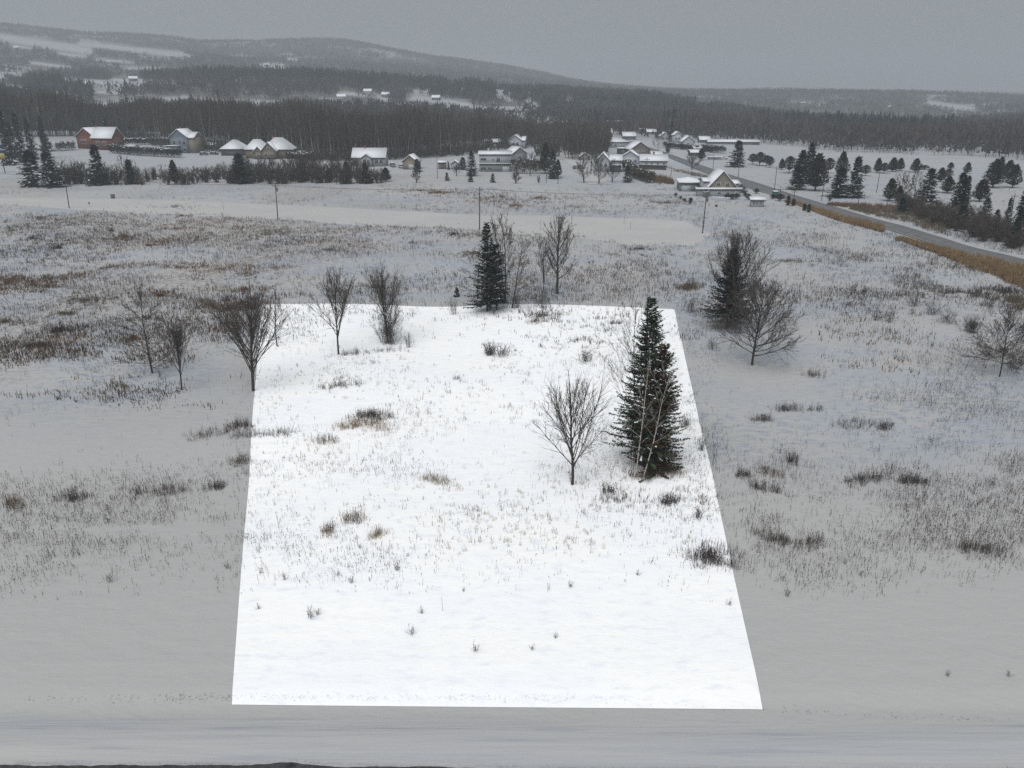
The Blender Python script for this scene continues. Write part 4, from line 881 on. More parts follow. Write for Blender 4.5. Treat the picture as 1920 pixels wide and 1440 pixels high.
# bare trees in the village and yards
for i, (px, py, tp, sprd, st, lb) in enumerate([(781,343,318,.42,3,'bare bush tree below the beige garage'),(967,344,322,.42,4,'brown round bare bush below the white modern house'),(1297,318,289,.5,4,'wide bare tree beside the road bend'),(1233,287,246,.35,1,'tall bare village tree by the road'),(994,330,288,.34,1,'bare snowy tree right of the white modern house'),
 (592,300,258,.10,1,'thin bare tree beside the street lamp'),(1010,343,328,.2,2,'small bare shrub tree in the snow below the hedge'),(856,330,310,.4,1,'small bare tree in front of the second shed'),(1148,342,300,.4,2,'bare tree before the white gabled house'),(1208,338,320,.45,3,'bare bush left of the rusty reeds'),
 (1690,372,322,.34,2,'bare snowy birch between the golf course evergreens'),(1713,374,318,.25,1,'tall bare birch left of the leaning spruce'),(1754,400,375,.45,3,'bare bush below the large spruces'),(1555,377,368,.5,4,'round bare bush beside the road'),(240,342,288,.3,2,'bare brown tree in the hedge row'),(370,343,312,.3,2,'bare tree in the hedge row right of the slim evergreen'),
 (1123,345,285,.3,3,'bare tree with dark trunks by the side street'),(1095,343,290,.3,3,'bare tree group at the side street corner'),(1115,330,262,.25,1,'tall bare tree of the village grove, front'),(1108,326,252,.25,1,'tall bare tree of the village grove, behind')]):
    bare_place(1500 + i, px, py, tp, lb, sprd, tf=.12, nprim=22, nsec=5, nter=2, stems=st, low=56, twig=.04, r0=.14)

# ------------------------------------------------------------------ houses
def house(label, px, py, vols, yaw=0, name='house', cat='house', group=None):
    """vols: dicts with x0,x1 (pixels from px), d (m), y0 (m), h (px), r (px roof rise), ax 'x'|'y'|'hip'|'flat', wall, roof, win, door, chim"""
    x, y, z = G(px, py); u = unit(x, y, z); t = thing(name, label, cat, (x, y, z), R(yaw), group)
    for V in vols:
        x0, x1, d, y0, h, r = V['x0']*u, V['x1']*u, V.get('d', 8), V.get('y0', 0), V['h']*u*1.02, V.get('r', 0)*u; ax = V.get('ax', 'x'); zb = V.get('z', 0) * u
        wm = V['wall']; b = MB(); xm = (x0+x1)/2; ym = y0 + d/2; y1 = y0 + d; hz = zb + h
        b.box(x0, x1, y0, y1, zb - .3 * (zb == 0), hz)
        if ax == 'y': b.add([(x0,y0,hz),(x1,y0,hz),(xm,y0,hz+r),(x0,y1,hz),(x1,y1,hz),(xm,y1,hz+r)], [(0,1,2)]); b.add([(x0,y1,hz),(x1,y1,hz),(xm,y1,hz+r)], [(2,1,0)])
        if ax == 'x': b.add([(x0,y0,hz),(x0,y1,hz),(x0,ym,hz+r)], [(2,1,0)]); b.add([(x1,y0,hz),(x1,y1,hz),(x1,ym,hz+r)], [(0,1,2)])
        b.build('wall', wm, t)
        o = .45; th = .16; rf = MB(); sn = MB()
        def slab(m, quad, t0, t1):
            q_ = np.array(quad, float); V_ = np.concatenate([q_ + [0,0,t0], q_ + [0,0,t1]]); k = len(quad)
            if k == 4: m.add(V_, [(3,2,1,0),(4,5,6,7),(0,1,5,4),(1,2,6,5),(2,3,7,6),(3,0,4,7)])
            else: m.add(V_, [(2,1,0),(3,4,5)]); m.add(V_, [(0,1,4,3),(1,2,5,4),(2,0,3,5)])
        if ax == 'y':
            k = r / max(.01, (x1-x0)/2) * o; qs = [[(x0-o,y0-o,hz-k),(xm,y0-o,hz+r),(xm,y1+o,hz+r),(x0-o,y1+o,hz-k)], [(xm,y0-o,hz+r),(x1+o,y0-o,hz-k),(x1+o,y1+o,hz-k),(xm,y1+o,hz+r)]]
        elif ax == 'x':
            k = r / (d/2) * o; qs = [[(x0-o,y0-o,hz-k),(x1+o,y0-o,hz-k),(x1+o,ym,hz+r),(x0-o,ym,hz+r)], [(x0-o,ym,hz+r),(x1+o,ym,hz+r),(x1+o,y1+o,hz-k),(x0-o,y1+o,hz-k)]]
        elif ax == 'hip':
            a_, b_, c_, d_ = (x0-o,y0-o,hz),(x1+o,y0-o,hz),(x1+o,y1+o,hz),(x0-o,y1+o,hz); w_ = max(0, (x1-x0)/2 - d/2); e, f = (xm-w_,ym,hz+r),(xm+w_,ym,hz+r)
            qs = [[a_,b_,f,e],[c_,d_,e,f],[b_,c_,f],[d_,a_,e]] if w_ > .01 else [[a_,b_,f],[b_,c_,f],[c_,d_,f],[d_,a_,f]]
        else: qs = [[(x0-o,y0-o,hz+.02),(x1+o,y0-o,hz+.02),(x1+o,y1+o,hz+.02),(x0-o,y1+o,hz+.02)]]
        for q_ in qs: slab(rf, q_, 0, th); slab(sn, [(a*1.0, b_, c) for a, b_, c in q_], th + .004, th + .004 + .22)
        ro = rf.build('roof', V.get('roof', mat('roof_edge', (.10, .10, .11), .8)), t); sn.build('snow_cover', M_CAP, ro)
        if V.get('chim') is not None:
            c = V['chim']; m = MB(); cx = x0 + (x1-x0)*c; m.box(cx-.35, cx+.35, ym-.35, ym+.35, hz+r*.6, hz+r+1.1); m.box(cx-.42, cx+.42, ym-.42, ym+.42, hz+r+1.1, hz+r+1.25); m.build('chimney', V.get('cm', mat('brick', (.20,.085,.06), .9, .3, 6)), ro)
        for (wx, wz, ww, wh) in V.get('win', []):           # fractions across, px up, px wide, px tall, front face
            cx = x0 + (x1-x0)*wx; z0 = zb + wz*u; W_, H_ = ww*u, wh*u; m = MB(); g = .12
            for bx in ((cx-W_/2-g, cx-W_/2, z0-g, z0+H_+g), (cx+W_/2, cx+W_/2+g, z0-g, z0+H_+g), (cx-W_/2, cx+W_/2, z0-g, z0), (cx-W_/2, cx+W_/2, z0+H_, z0+H_+g), (cx-.04, cx+.04, z0, z0+H_)):
                m.box(bx[0], bx[1], y0-.07, y0-.003, bx[2], bx[3])
            wo = m.build('window', M_WHITE, t); g_ = MB(); g_.box(cx-W_/2+.003, cx-.043, y0-.03, y0-.004, z0+.003, z0+H_-.003); g_.box(cx+.043, cx+W_/2-.003, y0-.03, y0-.004, z0+.003, z0+H_-.003); g_.build('pane', M_GLASS, wo)
        for (wy, wz, ww, wh) in V.get('rwin', []):          # windows on the right side wall
            cy = y0 + d*wy; z0 = zb + wz*u; m = MB(); m.box(x1+.003, x1+.06, cy-ww*u/2-.1, cy+ww*u/2+.1, z0-.1, z0+wh*u+.1); wo = m.build('window', M_WHITE, t); g_ = MB(); g_.box(x1+.063, x1+.08, cy-ww*u/2, cy+ww*u/2, z0, z0+wh*u); g_.build('pane', M_GLASS, wo)
        if V.get('door'):
            wx, ww, wh, dm = V['door']; cx = x0 + (x1-x0)*wx; m = MB(); m.box(cx-ww*u/2, cx+ww*u/2, y0-.06, y0-.003, zb+.05, zb+wh*u)
            for k in range(1, 4): m.box(cx-ww*u/2+.06, cx+ww*u/2-.06, y0-.08, y0-.061, zb+wh*u*k/4-.03, zb+wh*u*k/4+.03)
            dr = m.build('door', dm, t); g_ = MB(); g_.box(cx+ww*u*.36, cx+ww*u*.41, y0-.12, y0-.082, zb+wh*u*.48, zb+wh*u*.52); g_.build('handle', M_POLE, dr)
    return t
W = lambda n, c: mat('siding_' + n, c, .8, .08, 2.0, .15, .15)
brick = mat('red_brick', (.135, .058, .042), .9, .22, 8, .1, .2); beige = W('beige', (.21, .185, .15)); stone = mat('tan_stone', (.15, .125, .095), .9, .25, 5); white = W('white', (.37, .385, .41)); bluew = W('slate_blue', (.13, .165, .20)); grey = W('grey', (.17, .17, .18)); taupe = W('taupe', (.145, .125, .115)); sage = W('sage', (.17, .20, .19)); pale = W('pale', (.31, .33, .345)); brownw = W('brown', (.10, .075, .06)); dgrey = W('charcoal', (.07, .072, .08))
gdoor = W('door_white', (.40, .41, .43)); ddoor = W('door_dark', (.08, .09, .10))
house('red brick house with two gables and a red chimney, far left', 178, 279, [
 dict(x0=-36, x1=-2, d=9, y0=1.5, h=19, r=13, ax='y', wall=brick, win=[(.38, 9, 8, 6)], roof=brick), dict(x0=-4, x1=34, d=9, h=18, r=15, ax='x', wall=brick, chim=.04, win=[(.3, 7, 5, 6), (.62, 7, 5, 6)], rwin=[(.5, 8, 5, 6)])], -14)
house('tall slate blue house with white trim and a front gable', 342, 287, [dict(x0=-20, x1=12, d=9, h=25, r=12, ax='y', wall=bluew, win=[(.22,14,5,7),(.55,15,4,7),(.8,14,5,7),(.5,3,5,7),(.8,3,5,7)], rwin=[(.5,14,5,6)], chim=.4),
 dict(x0=12.1, x1=23, d=8, y0=.6, h=24, r=8, ax='x', wall=beige), dict(x0=-24, x1=-3, d=2.2, y0=-2.3, h=11, r=1, ax='flat', wall=bluew, door=(.6, 4, 9, ddoor))], -12)
house('square garage with a snowy pyramid roof', 437, 292, [dict(x0=-20, x1=20, d=9.5, h=10, r=14, ax='hip', wall=dgrey, door=(.5, 14, 7, ddoor))], 0, 'garage', 'garage')
house('wide stone house with a tall gable and several snowy roofs', 505, 298, [dict(x0=-43, x1=-6, d=6.5, y0=2.5, h=14, r=16, ax='hip', wall=stone, win=[(.4,4,5,6)]), dict(x0=-26, x1=-9, d=4, y0=-1, h=11, r=9, ax='y', wall=stone, win=[(.5,3,4,6)]),
 dict(x0=-12, x1=38, d=9.5, y0=1.5, h=14, r=19, ax='hip', wall=stone, chim=.3), dict(x0=-10, x1=14, d=6, y0=-2, h=14, r=13, ax='y', wall=stone, win=[(.3,4,5,6),(.7,4,5,6),(.5,15,4,5)])], 0)
house('long low white bungalow with a small central gable', 692, 312, [dict(x0=-29, x1=29, d=9, h=15, r=14, ax='x', wall=pale, win=[(.12,5,6,7),(.74,5,5,7),(.88,5,5,7)], rwin=[(.5,5,6,7)], chim=.35), dict(x0=-11, x1=6, d=2.2, y0=-2.3, h=15, r=6, ax='y', wall=pale, win=[(.3,5,5,7),(.7,5,5,7)])], 0)
house('small beige gabled garage with a white door', 769, 318, [dict(x0=-13, x1=12, d=8, h=14, r=10, ax='y', wall=beige, door=(.62, 10, 9, gdoor))], -6, 'garage', 'garage')
house('flat fronted pale shed, left one of two', 829, 317, [dict(x0=-7, x1=7, d=3.2, h=11, r=2, ax='x', wall=beige, door=(.5, 6, 8, taupe))], 0, 'shed', 'shed')
house('white gabled shed, right one of two', 853, 317, [dict(x0=-7, x1=7, d=3.4, h=9, r=5, ax='y', wall=white, door=(.5, 6, 7, gdoor))], 0, 'shed', 'shed')
house('white modern split level house with a green lower storey and a garage', 928, 322, [dict(x0=-28, x1=29, d=9, h=13, ax='flat', wall=sage, win=[(.12,3,9,5),(.33,3,6,5)], door=(.84, 13, 9, gdoor)), dict(x0=-28.2, x1=29.2, d=9, y0=-.15, z=13.6, h=16, r=4, ax='x', wall=white, win=[(.13,6,10,4),(.43,6,3,3),(.6,3,6,8)], chim=.28, cm=white)], 0)
house('grey gabled house with snow on its roof behind the white modern house', 974, 303, [dict(x0=-13, x1=14, d=9, h=14, r=10, ax='y', wall=grey, win=[(.5,5,6,5)])], 22)
house('white gabled house on the slope above the grey one', 968, 279, [dict(x0=-14, x1=10, d=9, h=14, r=9, ax='y', wall=white, win=[(.35,6,4,4),(.68,6,4,4)]), dict(x0=10.2, x1=15, d=7, y0=.8, h=14, r=6, ax='x', wall=pale)], -10)
house('small white house half hidden at the edge of the wood', 932, 276, [dict(x0=-6, x1=6, d=7, h=8, r=5, ax='x', wall=white, win=[(.5,3,3,3)])], 15)
house('faint far house roof among bare trees above the village', 962, 252, [dict(x0=-12, x1=12, d=9, h=6, r=6, ax='hip', wall=pale, win=[(.4,2,3,3)])], 0)
house('small far house with a bright snow roof at the top of the side street', 1034, 262, [dict(x0=-7, x1=7, d=8, h=5, r=5, ax='x', wall=grey, win=[(.5,2,3,2)])], 0)
house('white gabled house with a porch right of the village grove', 1138, 322, [dict(x0=-21, x1=5, d=9, h=18, r=13, ax='y', wall=white, win=[(.35,8,4,6),(.7,8,4,6)]), dict(x0=5.2, x1=25, d=6, y0=1.2, h=19, r=8, ax='x', wall=pale), dict(x0=9, x1=24, d=2.4, y0=-1.6, h=11, ax='flat', wall=ddoor)], -8)
house('white house with a low gable beside the long bungalow', 1185, 308, [dict(x0=-20, x1=12, d=9, h=12, r=10, ax='y', wall=white, win=[(.5,4,4,4),(.8,4,4,4)])], -12)
house('long white bungalow with a snowy roof behind a dark fence', 1226, 315, [dict(x0=-24, x1=23, d=8, h=12, r=9, ax='x', wall=white, win=[(.2,4,4,5),(.42,4,4,5),(.65,4,4,5),(.88,4,4,5)], chim=.5)], -6)
house('wide white village house with a dark lower floor', 1156, 277, [dict(x0=-22, x1=22, d=11, h=9, r=7, ax='hip', wall=pale, win=[(.25,3,4,3),(.45,3,4,3)])], 0)
house('teal gabled house at the top of the village street', 1140, 258, [dict(x0=-7, x1=7, d=8, h=8, r=6, ax='x', wall=W('teal', (.09, .14, .15)), win=[(.5,3,3,3)])], 0)
house('taupe gabled house beside the road bend', 1200, 291, [dict(x0=-18, x1=18, d=10, h=10, r=12, ax='y', wall=taupe, win=[(.35,3,4,4),(.65,3,4,4)])], 10)
house('flat roofed low annex left of the taupe house', 1172, 289, [dict(x0=-12, x1=8, d=6, h=9, ax='flat', wall=dgrey, win=[(.5,3,5,3)])], 0)
house('distant white house behind the tall bare village tree', 1222, 252, [dict(x0=-8, x1=8, d=8, h=4, r=4, ax='x', wall=pale, win=[(.5,1,3,2)])], 0)
house('tall narrow white house beside the dark spruce', 1270, 268, [dict(x0=-7, x1=7, d=8, h=13, r=5, ax='y', wall=white, win=[(.3,6,3,3),(.7,6,3,3)])], 0)
house('white gabled house with a dark porch right of the spruce', 1290, 278, [dict(x0=-11, x1=11, d=8, h=11, r=9, ax='y', wall=pale, win=[(.5,5,4,4)]), dict(x0=-14, x1=14, d=3, y0=-3.2, h=5, ax='flat', wall=dgrey)], 0)
house('dark roofed shed row in front of the village', 1325, 284, [dict(x0=-22, x1=12, d=7, h=5, r=3, ax='x', wall=brownw, win=[(.5,1,4,2)])], 4, 'shed', 'shed')
house('very long low farm building at the edge of the golf course', 1376, 271, [dict(x0=-44, x1=44, d=9, h=4, r=3, ax='x', wall=grey, win=[(.2,1,3,2),(.4,1,3,2),(.6,1,3,2),(.8,1,3,2)])], -2, 'farm_building', 'building')
for (px_, py_, w_, h_, r_, c_, ax_, lb_) in [(1108, 268, 9, 7, 6, pale, 'x', 'small pale house at the right edge of the village wood'), (1246, 262, 8, 6, 6, white, 'y', 'little white gabled house left of the tall dark spruce'), (1322, 268, 9, 5, 5, grey, 'x', 'small grey house at the end of the dark shed row'), (1180, 262, 11, 6, 6, grey, 'x', 'grey house with a broad snow roof above the taupe house'),
 (1232, 300, 9, 7, 6, white, 'x', 'small white outbuilding beside the long bungalow'), (1096, 300, 8, 6, 6, beige, 'y', 'beige cottage half hidden behind the village grove'), (242, 282, 7, 5, 3, pale, 'x', 'low pale shed between the hedges right of the brick house'), (560, 296, 9, 6, 4, taupe, 'x', 'low taupe annex right of the wide stone house'), (1306, 292, 10, 5, 4, dgrey, 'x', 'low dark house in front of the farm building')]:
    house(lb_, px_, py_, [dict(x0=-w_, x1=w_, d=7, h=h_, r=r_, ax=ax_, wall=c_, win=[(.3, 2, 3, 3), (.7, 2, 3, 3)])])
house('far factory with an orange brown upper band', 1142, 238, [dict(x0=-26, x1=-6, d=14, h=9, ax='flat', wall=pale, win=[(.5,3,6,2)]), dict(x0=-5.8, x1=26, d=14, h=10, ax='flat', wall=mat('orange_wall', (.26, .15, .09), .8, .1), win=[(.3,3,5,2),(.7,3,5,2)])], 0, 'factory', 'factory')
house('yellowish far building in the village', 1213, 249, [dict(x0=-12, x1=9, d=9, h=6, ax='flat', wall=W('cream', (.26, .24, .18)), win=[(.5,2,4,2)])], 0, 'building', 'building')
house('tan gabled house with a steep snowy roof beside the road', 1352, 366, [dict(x0=-22, x1=24, d=9, h=15, r=25, ax='y', wall=beige, win=[(.34,16,6,6),(.68,15,6,6)]), dict(x0=-45, x1=30, d=2.4, y0=-2.6, h=11, r=2, ax='flat', wall=pale, win=[(.5,3,5,4),(.7,3,5,4)], door=(.88, 4, 9, gdoor)), dict(x0=-30, x1=-22.3, d=6, y0=1.4, h=22, r=4, ax='x', wall=white), dict(x0=24.3, x1=32, d=5, y0=2, h=18, r=4, ax='x', wall=white)], 0)
house('pale double garage left of the tan gabled house', 1287, 359, [dict(x0=-12, x1=22, d=10, h=14, r=6, ax='hip', wall=sage, door=(.32, 16, 10, gdoor))], -6, 'garage', 'garage')
house('little white playhouse with four windows in the snowy yard', 1420, 388, [dict(x0=-11, x1=11, d=2.2, h=12, r=3, ax='x', wall=white, win=[(.2,5,3,4),(.45,5,3,4),(.72,5,3,4)], door=(.9, 3, 9, pale))], -6, 'playhouse', 'playhouse')
house('small white garden kiosk beside the wide bare tree', 1352, 300, [dict(x0=-22, x1=0, d=2, h=4, ax='flat', wall=white, win=[(.5,1,4,2)])], -4, 'kiosk', 'kiosk')
house('small snowy cabin at the left edge of the wood', 396, 278, [dict(x0=-7, x1=7, d=5, h=5, r=3, ax='x', wall=pale, win=[(.5,2,3,2)])], 0, 'cabin', 'cabin')
far = [(1585,222),(560,132),(724,182),(818,188),(1505,196),(690,176),(30,92),(348,100),(1668,203),(160,162),(250,152),(500,124),(640,186),(1350,205)]
lbs = ['on the right valley floor','high on the left hill shoulder','beneath the dark ridge, left','beneath the dark ridge, middle','on the right hill, lower slope','among trees below the ridge','at the left picture edge on the upper field','at the end of the long white field','on the right hillside, upper slope','on the lower left field','by the left valley field','by the small hill clearing','at the back of the bare wood','above the village forest']
for (px, py), lb in zip(far, lbs):
    # follow the pixel ray until it meets the hills
    a, s = azslope(px, py); rr = np.linspace(500, 3200, 1500); Zr = ground_h(rr * np.sin(a), rr * np.cos(a)); hit = np.where(Zr > CAM_H + rr * s)[0]
    if len(hit) == 0: continue
    r_ = rr[hit[0]]; x, y = r_ * math.sin(a), r_ * math.cos(a); z = float(ground_h(x, y)); t = thing('house', 'tiny snow roofed house ' + lb, 'house', (x, y, z), -float(a) + random.uniform(-.4, .4))
    b = MB(); t.scale = (.75,) * 3; b.box(-6, 6, -4, 4, -1, 4); b.build('wall', random.choice([white, pale, grey]), t)
    b = MB(); b.add([(-6.6,-4.8,3.8),(6.6,-4.8,3.8),(6.6,0,7.5),(-6.6,0,7.5),(-6.6,4.8,3.8),(6.6,4.8,3.8)], [(0,1,2,3),(3,2,5,4)]); b.add([(-6.6,-4.8,3.8),(-6.6,4.8,3.8),(-6.6,0,7.5)], [(0,2,1)]); b.add([(6.6,-4.8,3.8),(6.6,4.8,3.8),(6.6,0,7.5)], [(0,1,2)]); b.build('roof', M_CAP, t)

# hedges, fence, deck
def hedge(label, pts, h, w_, col=(.030, .032, .026), snow=.5, name='hedge', cat='hedge'):
    A = [np.array(G(*p_)) for p_ in pts]; o = A[0]; t = thing(name, label, cat, tuple(o)); m = MB(); s_ = MB(); q2 = np.random.default_rng(int(abs(o[0]) * 10))
    for a, b in zip(A[:-1], A[1:]):
        L = np.linalg.norm(b - a); n = int(L * 130 * h / 2.2); d = (b - a) / L; nn = np.array([-d[1], d[0], 0])
        tt = q2.uniform(0, L, n); side = q2.uniform(-1, 1, n) * w_ / 2; zz = h * np.sqrt(q2.uniform(0, 1, n)) * (1 + .12 * np.sin(tt * 2.1) + .08 * np.sin(tt * 5.3))
        p = (a - o) + d * tt[:, None] + nn * side[:, None] + np.array([0, 0, 1]) * zz[:, None]
        kites(m, p, q2.normal(0, 1, (n, 3)) + [0, 0, .8], q2.uniform(.3, .7, n), np.full(n, .3), 0, np.array(col) * q2.uniform(.5, 1.6, (n, 1)), q2)
        k = int(L * 14 * snow); tt = q2.uniform(0, L, k); side = q2.uniform(-1, 1, k) * w_ / 2
        p = (a - o) + d * tt[:, None] + nn * side[:, None] + np.array([0, 0, 1]) * (h * (1.06 + .12 * np.sin(tt * 2.1)))[:, None]
        if k: kites(s_, p, q2.normal(0, 1, (k, 3)) * [1, 1, .1], q2.uniform(.5, 1.1, k), np.full(k, .5), 0, np.tile((.5,.5,.5), (k, 1)), q2)
    m.build('foliage', M_NEEDLE, t)
    if s_.n: s_.build('snow', M_CAP, t)
hedge('long dark clipped hedge in front of the blue and red houses', [(206,286),(250,291),(300,294),(340,296)], 3.6, 2.2)
hedge('dark hedge with snow on top behind the long one', [(212,262),(250,266),(300,268),(322,270)], 3.2, 2.0, snow=1.6)
hedge('dark hedge around the yard right of the wide stone house', [(538,301),(570,304),(590,298)], 3.2, 1.6, (.045, .032, .028), .3)
hedge('brown clipped hedge right of the white modern house', [(958,325),(990,326),(1028,324)], 4.6, 2.4, (.062, .052, .034), .1)
hedge('shaggy bushes left of the red brick house', [(106,282),(126,280),(142,279)], 3.8, 3.0, (.05, .045, .036), .6)
hedge('dark cedar hedge along the road above the pale fence', [(1318,284),(1340,287),(1360,288)], 3.2, 3.2, (.032, .034, .032), .3)
hedge('dark low hedge in front of the village houses', [(1245,276),(1275,280),(1308,284)], 2.6, 2.2, (.035, .034, .032), .4)
hedge('green brown hedge beside the rusty reeds', [(1172,318),(1195,336),(1222,344)], 3.4, 3.0, (.060, .054, .036), .1)
def rail_fence(label, pts, h, m_, solid=True):
    A = [np.array(G(*p_)) for p_ in pts]; o = A[0]; t = thing('fence', label, 'fence', tuple(o)); b = MB(); snb = MB()
    for a, c in zip(A[:-1], A[1:]):
        L = np.linalg.norm(c - a); d = (c - a) / L; n = max(2, int(L / 2.4)); pp = [(a - o) + d * L * k / n for k in range(n + 1)]
        for p_ in pp:
            f = MB(); f.segs([p_ + [0,0,-.2]], [p_ + [0,0,h + .1]], .07, .07, 4); f.build('post', m_, t)
        nb = int(L / .16) if solid else 3
        if solid:
            for k in range(nb):
                p_ = (a - o) + d * L * (k + .5) / nb; b.segs([p_ + [0,0,.05]], [p_ + [0,0,h]], .075, .075, 4)
        else:
            for k in range(3): b.segs([(a - o) + [0,0,h*(.3+.3*k)]], [(c - o) + [0,0,h*(.3+.3*k)]], .045, .045, 4)
        snb.segs([(a - o) + [0,0,h + .12]], [(c - o) + [0,0,h + .12]], .09, .09, 4)
    b.build('boards', m_, t); snb.build('snow', M_CAP, t)
rail_fence('dark board fence in front of the long white bungalow', [(1198,317),(1249,319)], 1.8, mat('dark_boards', (.06, .048, .045), .9, .3))
rail_fence('pale pool fence left of the tan gabled house', [(1300,357),(1322,371),(1330,368)], 1.5, mat('grey_boards', (.22, .22, .21), .9, .2))
rail_fence('white rail fence beside the road above the kiosk', [(1325,290),(1345,300),(1368,302)], 1.3, M_WHITE, False)
rail_fence('low pale garden fence in front of the shrubs', [(1334,374),(1360,377)], .7, M_WHITE, False)

# cars
def car(label, px, py, yaw, colr, L=4.5, suv=False, snow=True):
    x, y, z = G(px, py); t = thing('parked_car', label, 'car', (x, y, z), R(yaw)); h = .95 if suv else .82; W_ = .88
    body = mat('car_paint_' + str(colr), colr, .35, .05, 2, .5)
    prof = [(-L/2,.35),(-L/2+.05,.75),(-L/2+.5,h),(L/2-.9,h),(L/2-.1,.72),(L/2,.35)]; m = MB(); k = len(prof)
    V_ = [(a, -W_, b) for a, b in prof] + [(a, W_, b) for a, b in prof]; m.add(V_, [(i_, (i_+1) % k, k + (i_+1) % k, k + i_) for i_ in range(k)])
    for s in (0, k): m.add([V_[s + i_] for i_ in range(k)], [(0, 1, 2, 5), (2, 3, 4, 5)])
    bo = m.build('body', body, t); ct = h + (.62 if suv else .5); cx0, cx1 = -L/2 + .35, L/2 - 1.5
    g = MB(); g.add([(cx0,-W_+.05,h),(cx1+.35,-W_+.05,h),(cx1+.35,W_-.05,h),(cx0,W_-.05,h),(cx0+.35,-W_+.18,ct),(cx1-.3,-W_+.18,ct),(cx1-.3,W_-.18,ct),(cx0+.35,W_-.18,ct)], [(0,1,5,4),(1,2,6,5),(2,3,7,6),(3,0,4,7)]); g.build('window', M_GLASS, t)
    r_ = MB(); r_.box(cx0 + .3, cx1 - .25, -W_+.14, W_-.14, ct + .003, ct + .16); r_.build('roof', M_CAP if snow else body, t)
    for sx in (-L/2 + .85, L/2 - .85):
        for sy in (-1, 1):
            w_ = MB(); a = np.linspace(0, 2*math.pi, 13)[:-1]; y0_, y1_ = sy*(W_-.2), sy*(W_+.02)
            V_ = [(sx + .33*math.cos(b), y0_, .33 + .33*math.sin(b)) for b in a] + [(sx + .33*math.cos(b), y1_, .33 + .33*math.sin(b)) for b in a]; w_.add(V_, [(i_, (i_+1) % 12, 12 + (i_+1) % 12, 12 + i_) for i_ in range(12)])
            w_.add([(sx, y1_, .33)] + V_[12:], [(0, 1 + i_, 1 + (i_+1) % 12) for i_ in range(12)]); w_.build('wheel', mat('tyre', (.03,.03,.03), .9), t)
    for sy in (-1, 1):
        l_ = MB(); l_.box(L/2 - .12, L/2 + .01, sy*.62-.14, sy*.62+.14, .55, .69); l_.build('headlight', mat('lamp_glass', (.5,.5,.48), .2), t)
for c in [('silver off-road car parked beside the white bungalow',737,313,-70,(.16,.17,.18),4.6,True),('white car parked in front of the beige garage',752,315,-75,(.36,.37,.38),4.4,False),('silver pickup sized car parked on the side street',1085,317,10,(.15,.16,.17),5.2,True),
 ('dark car parked right of the blue house',383,291,20,(.05,.05,.055),4.5,True),('dark car parked left in the drive of the wide stone house',402,290,-15,(.06,.055,.055),4.5,False),('low reddish car covered in snow at the left edge of the wood',63,269,5,(.20,.05,.05),4.6,False),
 ('dark car parked behind the tan gabled house',1388,361,-40,(.05,.06,.07),4.4,False),('dark van beside the tan gabled house',1386,354,-30,(.06,.065,.08),4.6,True),('white car parked above the kiosk near the road',1356,299,0,(.36,.37,.38),4.3,False)]: car(*c)
# green bin by the road
x, y, z = G(1453, 371); t = thing('waste_bin', 'tall green bin beside the roadside shrubs', 'bin', (x, y, z)); u = unit(x, y)
m = MB(); m.box(-4*u, 4*u, -.8, .8, .05, 11*u); m.build('body', mat('bin_green', (.035, .085, .07), .7, .1), t); m = MB(); m.box(-4.3*u, 4.3*u, -.9, .9, 11*u + .003, 11*u + .2); m.build('lid', M_CAP, t)
# garden bench frame
x, y, z = G(1365, 378); t = thing('garden_swing', 'small white garden seat in the snowy yard', 'garden seat', (x, y, z))
for sx in (-.6, .6): m = MB(); m.segs([(sx, 0, 0), (sx, .45, 0)], [(sx, 0, .75), (sx, .45, 1.2)], .05, .05, 4); m.build('leg', M_WHITE, t)
m = MB(); m.box(-.7, .7, 0, .5, .42, .5); m.build('seat', M_WHITE, t); m = MB(); m.box(-.7, .7, .45, .52, .55, 1.15); m.build('backrest', M_WHITE, t)
# gazebo-less picnic table in far left field etc: electrical box and road stakes along the lane
for (px, py, tp, lb) in [(212, 372, 366, 'small grey utility box at the upper edge of the lane')]:
    x, y, z = G(px, py); m = MB(); m.box(-.5, .5, -.3, .3, 0, 1.1); m.box(-.55, .55, -.35, .35, 1.103, 1.2); o = m.build('utility_box', mat('box_grey', (.12, .13, .13), .6)); o.location = (x, y, z); tag(o, lb, 'utility box')
for (px, py, tp, lb) in [(419,393,378,'thin snow marker stake left of the second power pole'),(1013,432,412,'thin marker stake behind the leaning birch'),(1182,430,416,'thin marker stake at the right end of the lane'),(1170,420,404,'faint marker stake beyond the right end of the lane')]:
    x, y, z = G(px, py); H = top_h(x, y, z, tp); m = MB(); m.segs([(0,0,-.1)], [(.02,0,H)], .04, .035, 6); o = m.build('marker_stake', mat('stake_grey', (.14, .15, .16), .8)); o.location = (x, y, z); b = MB(); b.segs([(.02,0,H-.3)], [(.02,0,H-.1)], .05, .05, 6); b.build('reflector', mat('reflector', (.3, .12, .1), .5), o); tag(o, lb, 'stake')
x, y, z = G(168, 387); m = MB(); m.box(-.25, .25, -.02, .02, .7, 1.2); m.segs([(0, .03, 0)], [(0, .03, 1.2)], .03, .03, 6); o = m.build('small_sign', mat('sign_red', (.26, .12, .12), .6)); o.location = (x, y, z); tag(o, 'little reddish sign in the snow of the lane', 'sign')

